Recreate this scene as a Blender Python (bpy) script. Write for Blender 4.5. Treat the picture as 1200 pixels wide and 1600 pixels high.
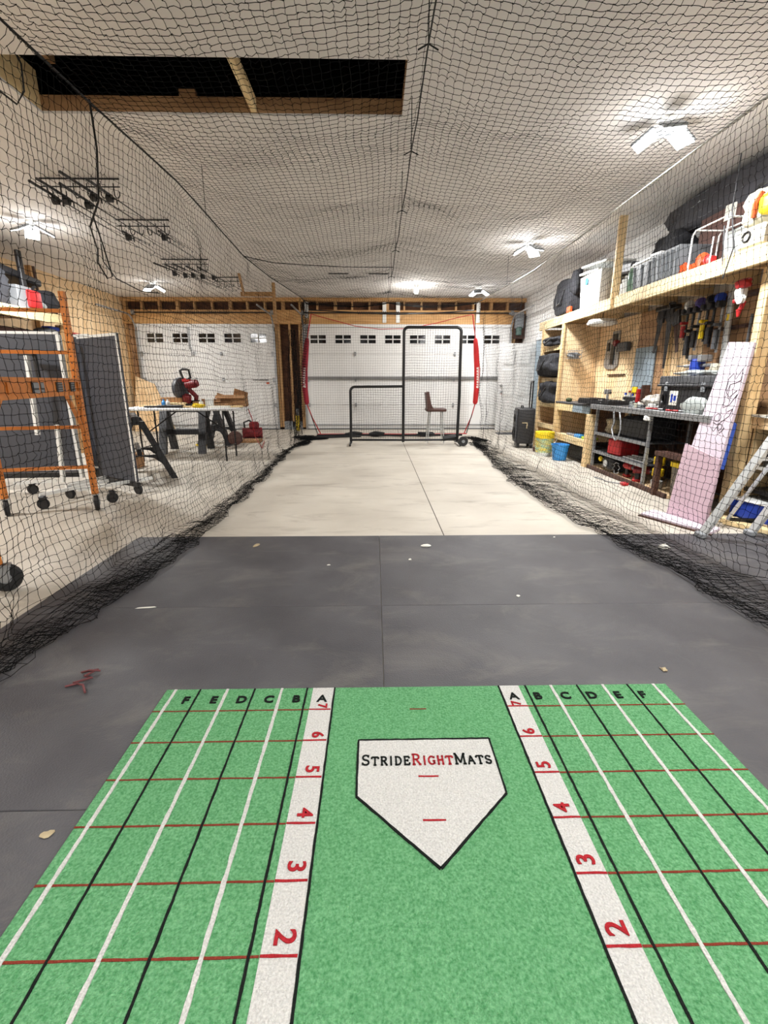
import bpy, bmesh, math, random
import numpy as np
from mathutils import Vector, Matrix
for o in list(bpy.data.objects): bpy.data.objects.remove(o)
SC = bpy.context.scene; COL = SC.collection
R = math.radians; PI = math.pi
rnd = random.Random(7)
# ---------------------------------------------------------------- camera, world, exposure
EYE = 1.145; FPX = 737.0
pitch = math.atan(203/FPX); yaw = math.atan(15/FPX*math.cos(pitch))
Fw = Vector((math.sin(yaw)*math.cos(pitch), math.cos(yaw)*math.cos(pitch), -math.sin(pitch)))
Rt = Vector((math.cos(yaw), -math.sin(yaw), 0)); Up = Rt.cross(Fw)
cd = bpy.data.cameras.new('camera'); cam = bpy.data.objects.new('camera', cd); COL.objects.link(cam)
cd.sensor_fit = 'VERTICAL'; cd.sensor_height = 36; cd.lens = FPX/1600*36; cd.clip_start = 0.02; cd.clip_end = 100
cam.matrix_world = Matrix(((Rt.x, Up.x, -Fw.x, 0), (Rt.y, Up.y, -Fw.y, 0), (Rt.z, Up.z, -Fw.z, EYE), (0, 0, 0, 1)))
SC.camera = cam
w = bpy.data.worlds.new('world'); SC.world = w; w.use_nodes = True
w.node_tree.nodes['Background'].inputs[0].default_value = (0.5, 0.55, 0.7, 1); w.node_tree.nodes['Background'].inputs[1].default_value = 0.01
SC.view_settings.view_transform = 'Standard'; SC.view_settings.look = 'None'
SC.view_settings.gamma = 1; SC.view_settings.use_curve_mapping = False
SC.view_settings.exposure = 0.68
LAMP_W = 60.0
CEIL = 3.05; XL = -5.9; XR = 3.6; YB = 12.0; YF = -2.2

# ---------------------------------------------------------------- materials
MATS = {}
def srgb(c):
    return tuple(((v/255)/12.92 if v/255 <= .04045 else ((v/255+.055)/1.055)**2.4) for v in c)
def mat(name, rgb, rough=.6, metal=0, var=.06, scale=8, bump=0, bscale=60, stretch=(1, 1, 1), alpha=1, emit=0, trans=0, spec=.5, rgb2=None, coords='Object'):
    if name in MATS: return MATS[name]
    m = bpy.data.materials.new(name); m.use_nodes = True; nt = m.node_tree; N = nt.nodes; L = nt.links
    b = N['Principled BSDF']; c = srgb(rgb)
    b.inputs['Roughness'].default_value = rough; b.inputs['Metallic'].default_value = metal
    b.inputs['Specular IOR Level'].default_value = spec
    tc = N.new('ShaderNodeTexCoord'); mp = N.new('ShaderNodeMapping'); mp.inputs['Scale'].default_value = stretch
    L.new(tc.outputs[coords], mp.inputs[0])
    if var or rgb2:
        n = N.new('ShaderNodeTexNoise'); n.inputs['Scale'].default_value = scale; n.inputs['Detail'].default_value = 5
        L.new(mp.outputs[0], n.inputs['Vector'])
        r = N.new('ShaderNodeValToRGB'); r.color_ramp.elements[0].position = .3; r.color_ramp.elements[1].position = .7
        if rgb2: lo, hi = srgb(rgb2), c
        else: lo, hi = tuple(v*(1-var*2.2) for v in c), tuple(min(1, v*(1+var*1.6)) for v in c)
        r.color_ramp.elements[0].color = (*lo, 1); r.color_ramp.elements[1].color = (*hi, 1)
        L.new(n.outputs[0], r.inputs[0]); L.new(r.outputs[0], b.inputs['Base Color'])
    else: b.inputs['Base Color'].default_value = (*c, 1)
    if bump:
        n2 = N.new('ShaderNodeTexNoise'); n2.inputs['Scale'].default_value = bscale; n2.inputs['Detail'].default_value = 3
        L.new(mp.outputs[0], n2.inputs['Vector']); bp = N.new('ShaderNodeBump'); bp.inputs['Strength'].default_value = bump
        bp.inputs['Distance'].default_value = .01; L.new(n2.outputs[0], bp.inputs['Height']); L.new(bp.outputs[0], b.inputs['Normal'])
    if alpha < 1: b.inputs['Alpha'].default_value = alpha
    if trans: b.inputs['Transmission Weight'].default_value = trans
    if emit: b.inputs['Emission Color'].default_value = (*c, 1); b.inputs['Emission Strength'].default_value = emit
    MATS[name] = m; return m
def wood(name, rgb, rgb2, stretch=(1, 12, 12), scale=2.2, rough=.6, knots=True):
    if name in MATS: return MATS[name]
    m = mat(name, rgb, rough, rgb2=rgb2, scale=scale, stretch=stretch, bump=.15, bscale=20)
    nt = m.node_tree; N = nt.nodes; L = nt.links; b = N['Principled BSDF']
    if knots:
        tc = N.new('ShaderNodeTexCoord'); v = N.new('ShaderNodeTexNoise'); v.inputs['Scale'].default_value = 1.3; v.inputs['Distortion'].default_value = 2.5
        L.new(tc.outputs['Object'], v.inputs['Vector'])
        r = N.new('ShaderNodeValToRGB'); r.color_ramp.elements[0].position = .30; r.color_ramp.elements[1].position = .42
        r.color_ramp.elements[0].color = (.55, .5, .45, 1); r.color_ramp.elements[1].color = (1, 1, 1, 1); L.new(v.outputs[0], r.inputs[0])
        mx = N.new('ShaderNodeMix'); mx.data_type = 'RGBA'; mx.blend_type = 'MULTIPLY'; mx.inputs[0].default_value = .6
        old = b.inputs['Base Color'].links[0].from_socket
        L.new(old, mx.inputs[6]); L.new(r.outputs[0], mx.inputs[7]); L.new(mx.outputs[2], b.inputs['Base Color'])
    return m
WHITE = mat('white_paint', (222, 222, 221), .5, var=.02, scale=3)
CEILM = mat('ceiling_drywall', (222, 219, 216), .9, var=.03, scale=2, bump=.1, bscale=90)
def concrete():
    m = mat('concrete', (198, 192, 180), .62, rgb2=(176, 169, 157), scale=1.4, bump=.08, bscale=45, coords='Object')
    nt = m.node_tree; N = nt.nodes; L = nt.links; b = N['Principled BSDF']
    tc = N.new('ShaderNodeTexCoord'); mp = N.new('ShaderNodeMapping'); mp.inputs['Scale'].default_value = (1, 3.2, 1); mp.inputs['Rotation'].default_value = (0, 0, .25)
    L.new(tc.outputs['Object'], mp.inputs[0])
    n = N.new('ShaderNodeTexNoise'); n.inputs['Scale'].default_value = 1.5; n.inputs['Detail'].default_value = 8; n.inputs['Roughness'].default_value = .65
    n.inputs['Distortion'].default_value = .7; L.new(mp.outputs[0], n.inputs['Vector'])
    r = N.new('ShaderNodeValToRGB'); r.color_ramp.elements[0].position = .28; r.color_ramp.elements[1].position = .46
    r.color_ramp.elements[0].color = (.55, .52, .5, 1); r.color_ramp.elements[1].color = (1, 1, 1, 1); L.new(n.outputs[0], r.inputs[0])
    mx = N.new('ShaderNodeMix'); mx.data_type = 'RGBA'; mx.blend_type = 'MULTIPLY'; mx.inputs[0].default_value = .75
    old = b.inputs['Base Color'].links[0].from_socket
    L.new(old, mx.inputs[6]); L.new(r.outputs[0], mx.inputs[7]); L.new(mx.outputs[2], b.inputs['Base Color'])
    return m
CONC = concrete()
def rubber():
    m = mat('rubber_mat', (80, 79, 82), .55, rgb2=(62, 61, 65), scale=3, bump=.25, bscale=160, spec=.4)
    nt = m.node_tree; N = nt.nodes; L = nt.links; b = N['Principled BSDF']
    tc = N.new('ShaderNodeTexCoord')
    def layer(scale, dist, lo, hi, col, stretch):
        mp = N.new('ShaderNodeMapping'); mp.inputs['Scale'].default_value = stretch; L.new(tc.outputs['Object'], mp.inputs[0])
        n = N.new('ShaderNodeTexNoise'); n.inputs['Scale'].default_value = scale; n.inputs['Detail'].default_value = 9
        n.inputs['Roughness'].default_value = .7; n.inputs['Distortion'].default_value = dist; L.new(mp.outputs[0], n.inputs['Vector'])
        r = N.new('ShaderNodeValToRGB'); r.color_ramp.elements[0].position = lo; r.color_ramp.elements[1].position = hi
        r.color_ramp.elements[0].color = (0, 0, 0, 1); r.color_ramp.elements[1].color = (col, col, col, 1); L.new(n.outputs[0], r.inputs[0])
        mx = N.new('ShaderNodeMix'); mx.data_type = 'RGBA'; mx.blend_type = 'MIX'
        old = b.inputs['Base Color'].links[0].from_socket
        L.new(r.outputs[0], mx.inputs[0]); L.new(old, mx.inputs[6]); mx.inputs[7].default_value = (*srgb((150, 145, 135)), 1)
        L.new(mx.outputs[2], b.inputs['Base Color'])
    layer(2.0, .6, .5, .8, .3, (1, 1.8, 1)); layer(30, .2, .68, .76, .35, (1, 2.5, 1))
    return m
RUB = rubber()
BLACK = mat('black_plastic', (34, 34, 37), .45, var=.08)
BLKMETAL = mat('black_steel', (26, 26, 28), .35, metal=.2, var=.05)
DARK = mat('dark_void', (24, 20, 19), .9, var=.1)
GREYM = mat('galvanised_steel', (158, 160, 162), .4, metal=.6, var=.07)
ALU = mat('aluminium', (205, 208, 208), .35, metal=.55, var=.05)
DKGREY = mat('dark_grey_plastic', (72, 74, 78), .5, var=.06)
GREYP = mat('grey_plastic', (128, 132, 136), .5, var=.05)
RED = mat('red_paint', (176, 34, 36), .45, var=.08)
REDF = mat('red_fabric', (205, 40, 42), .75, var=.08, bump=.2)
DKRED = mat('dark_red_paint', (120, 22, 30), .45, var=.08)
BLUE = mat('blue_plastic', (30, 66, 175), .45, var=.06)
SKYB = mat('sky_blue_plastic', (60, 145, 215), .4, var=.05)
YEL = mat('yellow_plastic', (238, 205, 30), .45, var=.06)
ORG = mat('orange_paint', (196, 118, 48), .45, var=.08, scale=14)
ORGP = mat('orange_plastic', (190, 78, 34), .5)
LBLUE = mat('blue_grey_board', (140, 155, 165), .7, var=.04)
PINE = wood('pine_lumber', (236, 212, 164), (214, 182, 130))
PINEZ = wood('pine_lumber_upright', (234, 208, 160), (208, 174, 124), stretch=(12, 12, 1))
PINEY = wood('pine_lumber_long', (240, 220, 172), (220, 190, 138), stretch=(12, 1, 12))
STUDW = wood('stud_wood', (196, 158, 108), (160, 118, 74), stretch=(12, 12, 1))
BEAMW = wood('beam_wood', (206, 164, 108), (180, 132, 78), stretch=(1, 8, 8))
DKOSB = mat('dark_sheathing', (96, 62, 38), .85, rgb2=(62, 38, 24), scale=9, bump=.2, bscale=30)
PLY = wood('plywood', (240, 214, 174), (224, 190, 144), stretch=(6, 6, 1.3), scale=1.6)
PLYD = wood('aged_plywood', (186, 148, 108), (142, 106, 74), stretch=(1, 1, 5), scale=2)
BROWNW = wood('dark_brown_wood', (82, 50, 36), (52, 30, 22), stretch=(8, 8, 1))
CARD = mat('cardboard', (158, 118, 80), .85, var=.06)
DCARD = mat('dark_cardboard', (88, 62, 56), .85, var=.06)
CREAM = mat('cream_plastic', (188, 184, 166), .5, var=.04)
CLEAR = mat('cloudy_plastic', (190, 198, 196), .4, var=.06, alpha=.7)
GREENJ = mat('green_glass', (120, 150, 132), .2, var=.08, alpha=.8)
PINK = mat('pink_foam', (196, 170, 181), .8, var=.03)
PINK2 = mat('pale_pink_foam', (212, 198, 210), .8, var=.03)
BLUEF = mat('blue_foam', (58, 92, 190), .8, var=.04)
FABRIC = mat('black_fabric', (40, 41, 46), .9, var=.15, scale=14, bump=.5, bscale=22)
NETM = mat('net_twine', (18, 18, 19), .85, var=0, spec=.1)
ROPEW = mat('white_rope', (215, 215, 210), .5, var=.1, scale=60)
ROPEB = mat('black_rope', (24, 24, 26), .8, var=.1)
GLASSK = mat('night_glass', (12, 13, 16), .08, var=0, spec=.8)
TTOP = mat('table_top_slate', (62, 65, 74), .55, var=.05, scale=2)
BRNL = mat('brown_leather', (84, 54, 46), .5, var=.08, bump=.2)
WHTM = mat('white_metal', (226, 228, 226), .35, var=.03)
TXTW = mat('white_print', (238, 226, 222), .7, var=.05)
PAPER = mat('paper', (226, 224, 214), .8, var=.05)
LEDM = mat('led_panel', (255, 252, 245), .5, var=0, emit=14)
RUBW = mat('wheel_rubber', (30, 30, 31), .7, var=.06)
TAN = mat('tan_cloth', (176, 160, 128), .9, var=.15, bump=.4, bscale=30)
def turf():
    m = mat('green_turf', (124, 184, 134), .95, rgb2=(76, 142, 90), scale=150, bump=1.0, bscale=230, spec=.1)
    return m
TURF = turf()
def tm(name, rgb): return mat(name, rgb, .95, rgb2=tuple(int(v*.86) for v in rgb), scale=200, bump=.8, bscale=240, spec=.1)
TW = tm('white_turf', (218, 217, 213)); TK = tm('black_turf', (30, 34, 32)); TR = tm('red_turf', (178, 44, 52)); TRD = tm('dull_red_turf', (140, 62, 48))

# ---------------------------------------------------------------- mesh helpers
class MB:
    def __init__(s): s.b = bmesh.new()
    def _x(s, vs, loc, rot, scale=None):
        M = Matrix.Translation(loc)
        if rot: M = M @ Matrix.Rotation(rot[2], 4, 'Z') @ Matrix.Rotation(rot[1], 4, 'Y') @ Matrix.Rotation(rot[0], 4, 'X')
        if scale: M = M @ Matrix.Diagonal((*scale, 1))
        bmesh.ops.transform(s.b, matrix=M, verts=vs)
    def box(s, c, d, rot=None, bev=0, seg=1):
        vs = bmesh.ops.create_cube(s.b, size=1)['verts']
        bmesh.ops.scale(s.b, vec=d, verts=vs)
        if bev:
            es = list({e for v in vs for e in v.link_edges})
            r = bmesh.ops.bevel(s.b, geom=es, offset=min(bev, min(d)*.49), segments=seg, affect='EDGES', profile=.6)
            vs = list({v for f in r['faces'] for v in f.verts} | {v for v in vs if v.is_valid})
        s._x(vs, c, rot); return s
    def bb(s, x0, x1, y0, y1, z0, z1, bev=0, seg=1):
        return s.box(((x0+x1)/2, (y0+y1)/2, (z0+z1)/2), (abs(x1-x0), abs(y1-y0), abs(z1-z0)), bev=bev, seg=seg)
    def cyl(s, p, q, r, r2=None, n=12):
        p = Vector(p); q = Vector(q); d = q-p; L = d.length
        if L < 1e-6: return s
        vs = bmesh.ops.create_cone(s.b, cap_ends=True, segments=n, radius1=r, radius2=r if r2 is None else r2, depth=L)['verts']
        M = Matrix.Translation((p+q)/2) @ d.to_track_quat('Z', 'Y').to_matrix().to_4x4()
        bmesh.ops.transform(s.b, matrix=M, verts=vs); return s
    def bar(s, p, q, a, b_, up=(0, 0, 1)):
        p = Vector(p); q = Vector(q); d = (q-p); L = d.length; z = d.normalized(); u = Vector(up)
        x = u.cross(z)
        if x.length < 1e-3: x = Vector((1, 0, 0)).cross(z)
        x.normalize(); y = z.cross(x)
        vs = bmesh.ops.create_cube(s.b, size=1)['verts']; bmesh.ops.scale(s.b, vec=(a, b_, L), verts=vs)
        c = (p+q)/2
        M = Matrix(((x.x, y.x, z.x, c.x), (x.y, y.y, z.y, c.y), (x.z, y.z, z.z, c.z), (0, 0, 0, 1)))
        bmesh.ops.transform(s.b, matrix=M, verts=vs); return s
    def tube(s, pts, r, n=6, closed=False):
        pts = [Vector(p) for p in pts]; K = len(pts); rings = []
        prev = None
        for i, p in enumerate(pts):
            a = pts[i-1] if (i or closed) else pts[0]; b = pts[(i+1) % K] if (i < K-1 or closed) else pts[-1]
            t = (b-a).normalized()
            if prev is None:
                ref = Vector((0, 0, 1)) if abs(t.z) < .9 else Vector((1, 0, 0)); nrm = t.cross(ref).normalized()
            else:
                nrm = (prev-t*prev.dot(t)); nrm = nrm.normalized() if nrm.length > 1e-4 else t.orthogonal().normalized()
            prev = nrm; bn = t.cross(nrm); rr = r[i] if hasattr(r, '__len__') else r
            rings.append([s.b.verts.new(p+nrm*math.cos(2*PI*k/n)*rr+bn*math.sin(2*PI*k/n)*rr) for k in range(n)])
        for i in range(K-1 if not closed else K):
            A = rings[i]; B = rings[(i+1) % K]
            for k in range(n): s.b.faces.new((A[k], A[(k+1) % n], B[(k+1) % n], B[k]))
        if not closed: s.b.faces.new(rings[0][::-1]); s.b.faces.new(rings[-1])
        return s
    def lathe(s, prof, c=(0, 0, 0), n=20, rot=None, sc=None):
        vs = []; rings = []
        for r, z in prof:
            ring = [s.b.verts.new((r*math.cos(2*PI*k/n), r*math.sin(2*PI*k/n), z)) for k in range(n)] if r > 1e-5 else [s.b.verts.new((0, 0, z))]
            rings.append(ring); vs += ring
        for A, B in zip(rings, rings[1:]):
            for k in range(n):
                k2 = (k+1) % n
                if len(A) == 1 and len(B) == 1: break
                if len(A) == 1: s.b.faces.new((A[0], B[k], B[k2]))
                elif len(B) == 1: s.b.faces.new((A[k], A[k2], B[0]))
                else: s.b.faces.new((A[k], A[k2], B[k2], B[k]))
        if len(rings[0]) > 1: s.b.faces.new(rings[0][::-1])
        if len(rings[-1]) > 1: s.b.faces.new(rings[-1])
        s._x(vs, c, rot, sc); return s
    def prism(s, poly, d, off=(0, 0, 0)):
        """poly: list of 3D points of one face; d: extrusion vector"""
        o = Vector(off); d = Vector(d)
        A = [s.b.verts.new(Vector(p)+o) for p in poly]; B = [s.b.verts.new(Vector(p)+o+d) for p in poly]
        s.b.faces.new(A); s.b.faces.new(B[::-1]); n = len(A)
        for k in range(n): s.b.faces.new((A[k], B[k], B[(k+1) % n], A[(k+1) % n]))
        return s
    def blob(s, c, d, rot=None, noise=.12, seed=0, sub=3, sq=.5):
        vs = bmesh.ops.create_icosphere(s.b, subdivisions=sub, radius=1)['verts']
        rr = random.Random(seed); ph = [rr.uniform(0, 6) for _ in range(6)]
        for v in vs:
            p = v.co.copy(); m = max(abs(p.x), abs(p.y), abs(p.z)); q = p.lerp(p/m, sq)
            k = 1+noise*(math.sin(3.1*p.x+ph[0])*math.sin(2.7*p.y+ph[1])+.6*math.sin(6*p.z+ph[2]+3*p.x)+.4*math.sin(9*p.y+ph[3]+5*p.z))
            v.co = q*k
        bmesh.ops.scale(s.b, vec=(d[0]/2, d[1]/2, d[2]/2), verts=vs); s._x(vs, c, rot); return s
    def shift(s, v): bmesh.ops.translate(s.b, vec=v, verts=s.b.verts); return s
    def mesh(s, name, m, smooth=False):
        bmesh.ops.recalc_face_normals(s.b, faces=s.b.faces)
        me = bpy.data.meshes.new(name); s.b.to_mesh(me); s.b.free(); me.materials.append(m)
        if smooth:
            me.polygons.foreach_set('use_smooth', [True]*len(me.polygons))
            try: me.set_sharp_from_angle(angle=R(40))
            except Exception: pass
        return me
def tag(o, label=None, cat=None, group=None, kind=None):
    if label: o['label'] = label
    if cat: o['category'] = cat
    if group: o['group'] = group
    if kind: o['kind'] = kind
    return o
def obj(name, mb, m, parent=None, smooth=False, loc=None):
    o = bpy.data.objects.new(name, mb.mesh(name, m, smooth)); COL.objects.link(o)
    if parent: o.parent = parent
    if loc: o.location = loc
    return o
def thing(name, label, cat, loc=(0, 0, 0), rz=0, group=None):
    o = bpy.data.objects.new(name, None); o.empty_display_size = .1; COL.objects.link(o)
    o.location = loc; o.rotation_euler = (0, 0, rz); return tag(o, label, cat, group)
def solo(name, mb, m, label, cat, group=None, smooth=False, loc=(0, 0, 0)):
    """single-mesh thing; mesh given in world coordinates, origin moved to loc"""
    mb.shift(-Vector(loc)); o = obj(name, mb, m, smooth=smooth, loc=loc); return tag(o, label, cat, group)
def pw(name, mb, m, root, smooth=False):
    """part given in world coordinates under an unrotated root"""
    mb.shift(-root.location); return obj(name, mb, m, root, smooth)
def dup(o, parent=None, loc=None, rz=None, label=None):
    c = o.copy(); COL.objects.link(c)
    if parent is not None: c.parent = parent
    if loc is not None: c.location = loc
    if rz is not None: c.rotation_euler = (0, 0, rz)
    if label: c['label'] = label
    for ch in list(KIDS(o)): dup(ch, c)
    return c
def KIDS(o): return [x for x in COL.objects if x.parent == o]
def sub(name, mb, m, parent, smooth=False, kind=None):
    """sub-part in the parent's local space (parent part has identity transform)"""
    o = obj(name, mb, m, parent, smooth)
    if kind: o['kind'] = kind
    return o
def struct(name, mb, m, label=None):
    o = obj(name, mb, m); tag(o, label, None, None, 'structure'); return o
def arc(c, r, a0, a1, n, plane='xz'):
    out = []
    for k in range(n+1):
        a = a0+(a1-a0)*k/n; u, v = r*math.cos(a), r*math.sin(a)
        out.append((c[0]+u, c[1], c[2]+v) if plane == 'xz' else (c[0], c[1]+u, c[2]+v) if plane == 'yz' else (c[0]+u, c[1]+v, c[2]))
    return out

# ---------------------------------------------------------------- room shell
m = MB(); m.bb(XL-.3, XR+.3, YF-.3, YB+.4, -.12, 0)
floor = struct('floor', m, CONC, 'pale trowelled concrete garage floor')
JNT = mat('joint_dark', (70, 62, 54), .95, var=0)  # even dark tone for the floor joints
for i, pts in enumerate([[(.532, 3.45), (.565, 11.9)], [(-5.8, 7.75), (3.5, 7.68)]]):
    m = MB(); m.bar((*pts[0], .0004), (*pts[1], .0004), .007 if i == 0 else .003, .0012); obj('control_joint', m, JNT, floor)
# ceiling with attic hatch
HX0, HX1, HY0, HY1 = -2.43, .215, 3.52, 4.17
m = MB()
m.bb(XL-.3, HX0, YF-.3, YB+.4, CEIL, CEIL+.016); m.bb(HX1, XR+.3, YF-.3, YB+.4, CEIL, CEIL+.016)
m.bb(HX0, HX1, YF-.3, HY0, CEIL, CEIL+.016); m.bb(HX0, HX1, HY1, YB+.4, CEIL, CEIL+.016)
ceil = struct('ceiling', m, CEILM, 'white drywall ceiling with a cut hatch opening')
for (a, b_, c_, d_) in ((HX0-.04, HX1+.04, HY1, HY1+.04), (HX0-.04, HX1+.04, HY0-.04, HY0)):
    m = MB(); m.bb(a, b_, c_, d_, CEIL+.016, CEIL+.115); obj('header_joist', m, PLYD if c_ > 4 else BEAMW, ceil)
m = MB(); m.bb(HX1, HX1+.04, HY0, HY1, CEIL+.016, CEIL+.115); obj('trimmer_joist', m, PLYD, ceil)
m = MB(); m.bb(HX0-.04, HX0, HY0, HY1, CEIL+.016, CEIL+.26); obj('trimmer_joist', m, PINEY, ceil)
m = MB(); m.bb(-.90, -.86, HY0, HY1, CEIL+.02, CEIL+.11); obj('crossing_joist', m, PINEY, ceil)
m = MB(); m.bb(-2.32, -2.28, HY0-.0, HY1, CEIL+.3, CEIL+.42); obj('crossing_joist', m, PLYD, ceil)
m = MB(); m.bb(-1.42, -1.30, HY1-.0, HY1+.04, CEIL+.116, CEIL+.16); obj('wood_block', m, PLYD, ceil)
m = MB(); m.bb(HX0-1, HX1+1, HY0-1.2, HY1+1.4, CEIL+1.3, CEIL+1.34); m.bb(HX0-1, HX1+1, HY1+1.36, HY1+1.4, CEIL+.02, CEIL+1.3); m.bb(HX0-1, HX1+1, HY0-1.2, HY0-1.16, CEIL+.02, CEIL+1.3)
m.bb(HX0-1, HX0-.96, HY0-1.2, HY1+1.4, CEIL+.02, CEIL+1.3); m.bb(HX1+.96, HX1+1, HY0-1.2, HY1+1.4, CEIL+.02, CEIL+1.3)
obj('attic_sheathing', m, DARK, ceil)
# small slots in far ceiling
for x, y in ((-.82, 9.4), (-.1, 9.4)):
    m = MB(); m.bb(x, x+.36, y, y+.05, CEIL-.012, CEIL-.001); obj('ceiling_vent_slot', m, DKGREY, ceil)

# left wall : plywood sheets
wl = struct('wall_left', MB().bb(XL-.15, XL-.02, YF-.3, YB+.3, 0, CEIL), DKOSB, 'plywood sheathed left wall')
for k in range(12):
    y0 = YF-.2+k*1.22
    m = MB(); m.bb(XL-.02, XL, y0+.003, min(y0+1.217, YB+.1), .0, 2.44-.003); obj('plywood_sheet', m, PLY, wl)
    m = MB(); m.bb(XL-.02, XL, y0+.003, min(y0+1.217, YB+.1), 2.443, CEIL); obj('plywood_sheet', m, PLY, wl)
# front wall (behind the camera)
wf = struct('wall_front', MB().bb(XL-.15, XR+.15, YF-.12, YF, 0, CEIL), WHITE, 'plain white wall behind the batting end')
# right wall : white siding boards
wr = struct('wall_right', MB().bb(XR+.02, XR+.15, YF-.3, YB+.3, 0, CEIL), WHITE, 'white board-clad right wall')
for k in range(13):
    z0 = k*.24
    m = MB(); m.bb(XR, XR+.02, YF-.2, YB+.1, z0+.004, min(z0+.236, CEIL)); obj('siding_board', m, WHITE, wr)
# back wall: framing
wb = struct('wall_back', MB().bb(XL-.15, XR+.15, YB+.14, YB+.22, 0, CEIL), DKOSB, 'timber framed back wall with two garage door openings')
def wpart(name, x0, x1, y0, y1, z0, z1, m_):
    return obj(name, MB().bb(x0, x1, y0, y1, z0, z1, bev=.003), m_, wb)
wpart('header_beam', XL, -1.99, YB-.02, YB+.10, 2.47, 2.78, BEAMW)
wpart('header_beam', -1.985, XR, YB-.02, YB+.10, 2.47, 2.78, BEAMW)
wpart('top_plate', XL, XR, YB-.02, YB+.14, 2.965, CEIL, BEAMW)
x = XL+.03; k = 0
while x < XR-.05:
    wpart('cripple_stud', x, x+(.045 if k % 3 else .075), YB+.0, YB+.13, 2.78, 2.965, STUDW); x += .41; k += 1
for x0, x1 in ((XL+.01, XL+.06), (XL+.24, XL+.29), (-2.36, -2.31), (-2.30, -2.25), (-2.04, -1.995), (-1.80, -1.75), (-1.74, -1.69), (3.28, 3.33), (3.35, 3.40)):
    wpart('stud', x0, x1, YB+.0, YB+.13, .05, 2.47, STUDW)
wpart('sill_block', -2.25, -1.8, YB-.0, YB+.13, .0, .2, GREYP)
wpart('sheathing_panel', XL+.06, XL+.24, YB+.09, YB+.12, .05, 2.47, PLYD)
for x0, x1 in ((-5.62, -2.36), (-1.70, 3.28)):
    wpart('jamb_strip', x0, x1, YB-.035, YB+.03, 2.40, 2.468, WHITE)
for x0 in (.20, .52): wpart('bracket_board', x0, x0+.09, YB-.04, YB-.021, 2.5, 2.95, WHTM)
wpart('bracket_board', 2.42, 2.51, YB-.04, YB-.021, 2.5, 2.95, WHTM)
wpart('bracket_board', -1.63, -1.54, YB-.04, YB-.021, 2.6, 2.95, WHTM)
# baseboard dark strip right of the double door
m = MB(); m.bb(XL, -5.62, YB-.01, YB+.0, 0, .05); m.bb(3.3, XR, YB-.01, YB, 0, .05); struct('baseboard_back', m, GREYP)

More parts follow.
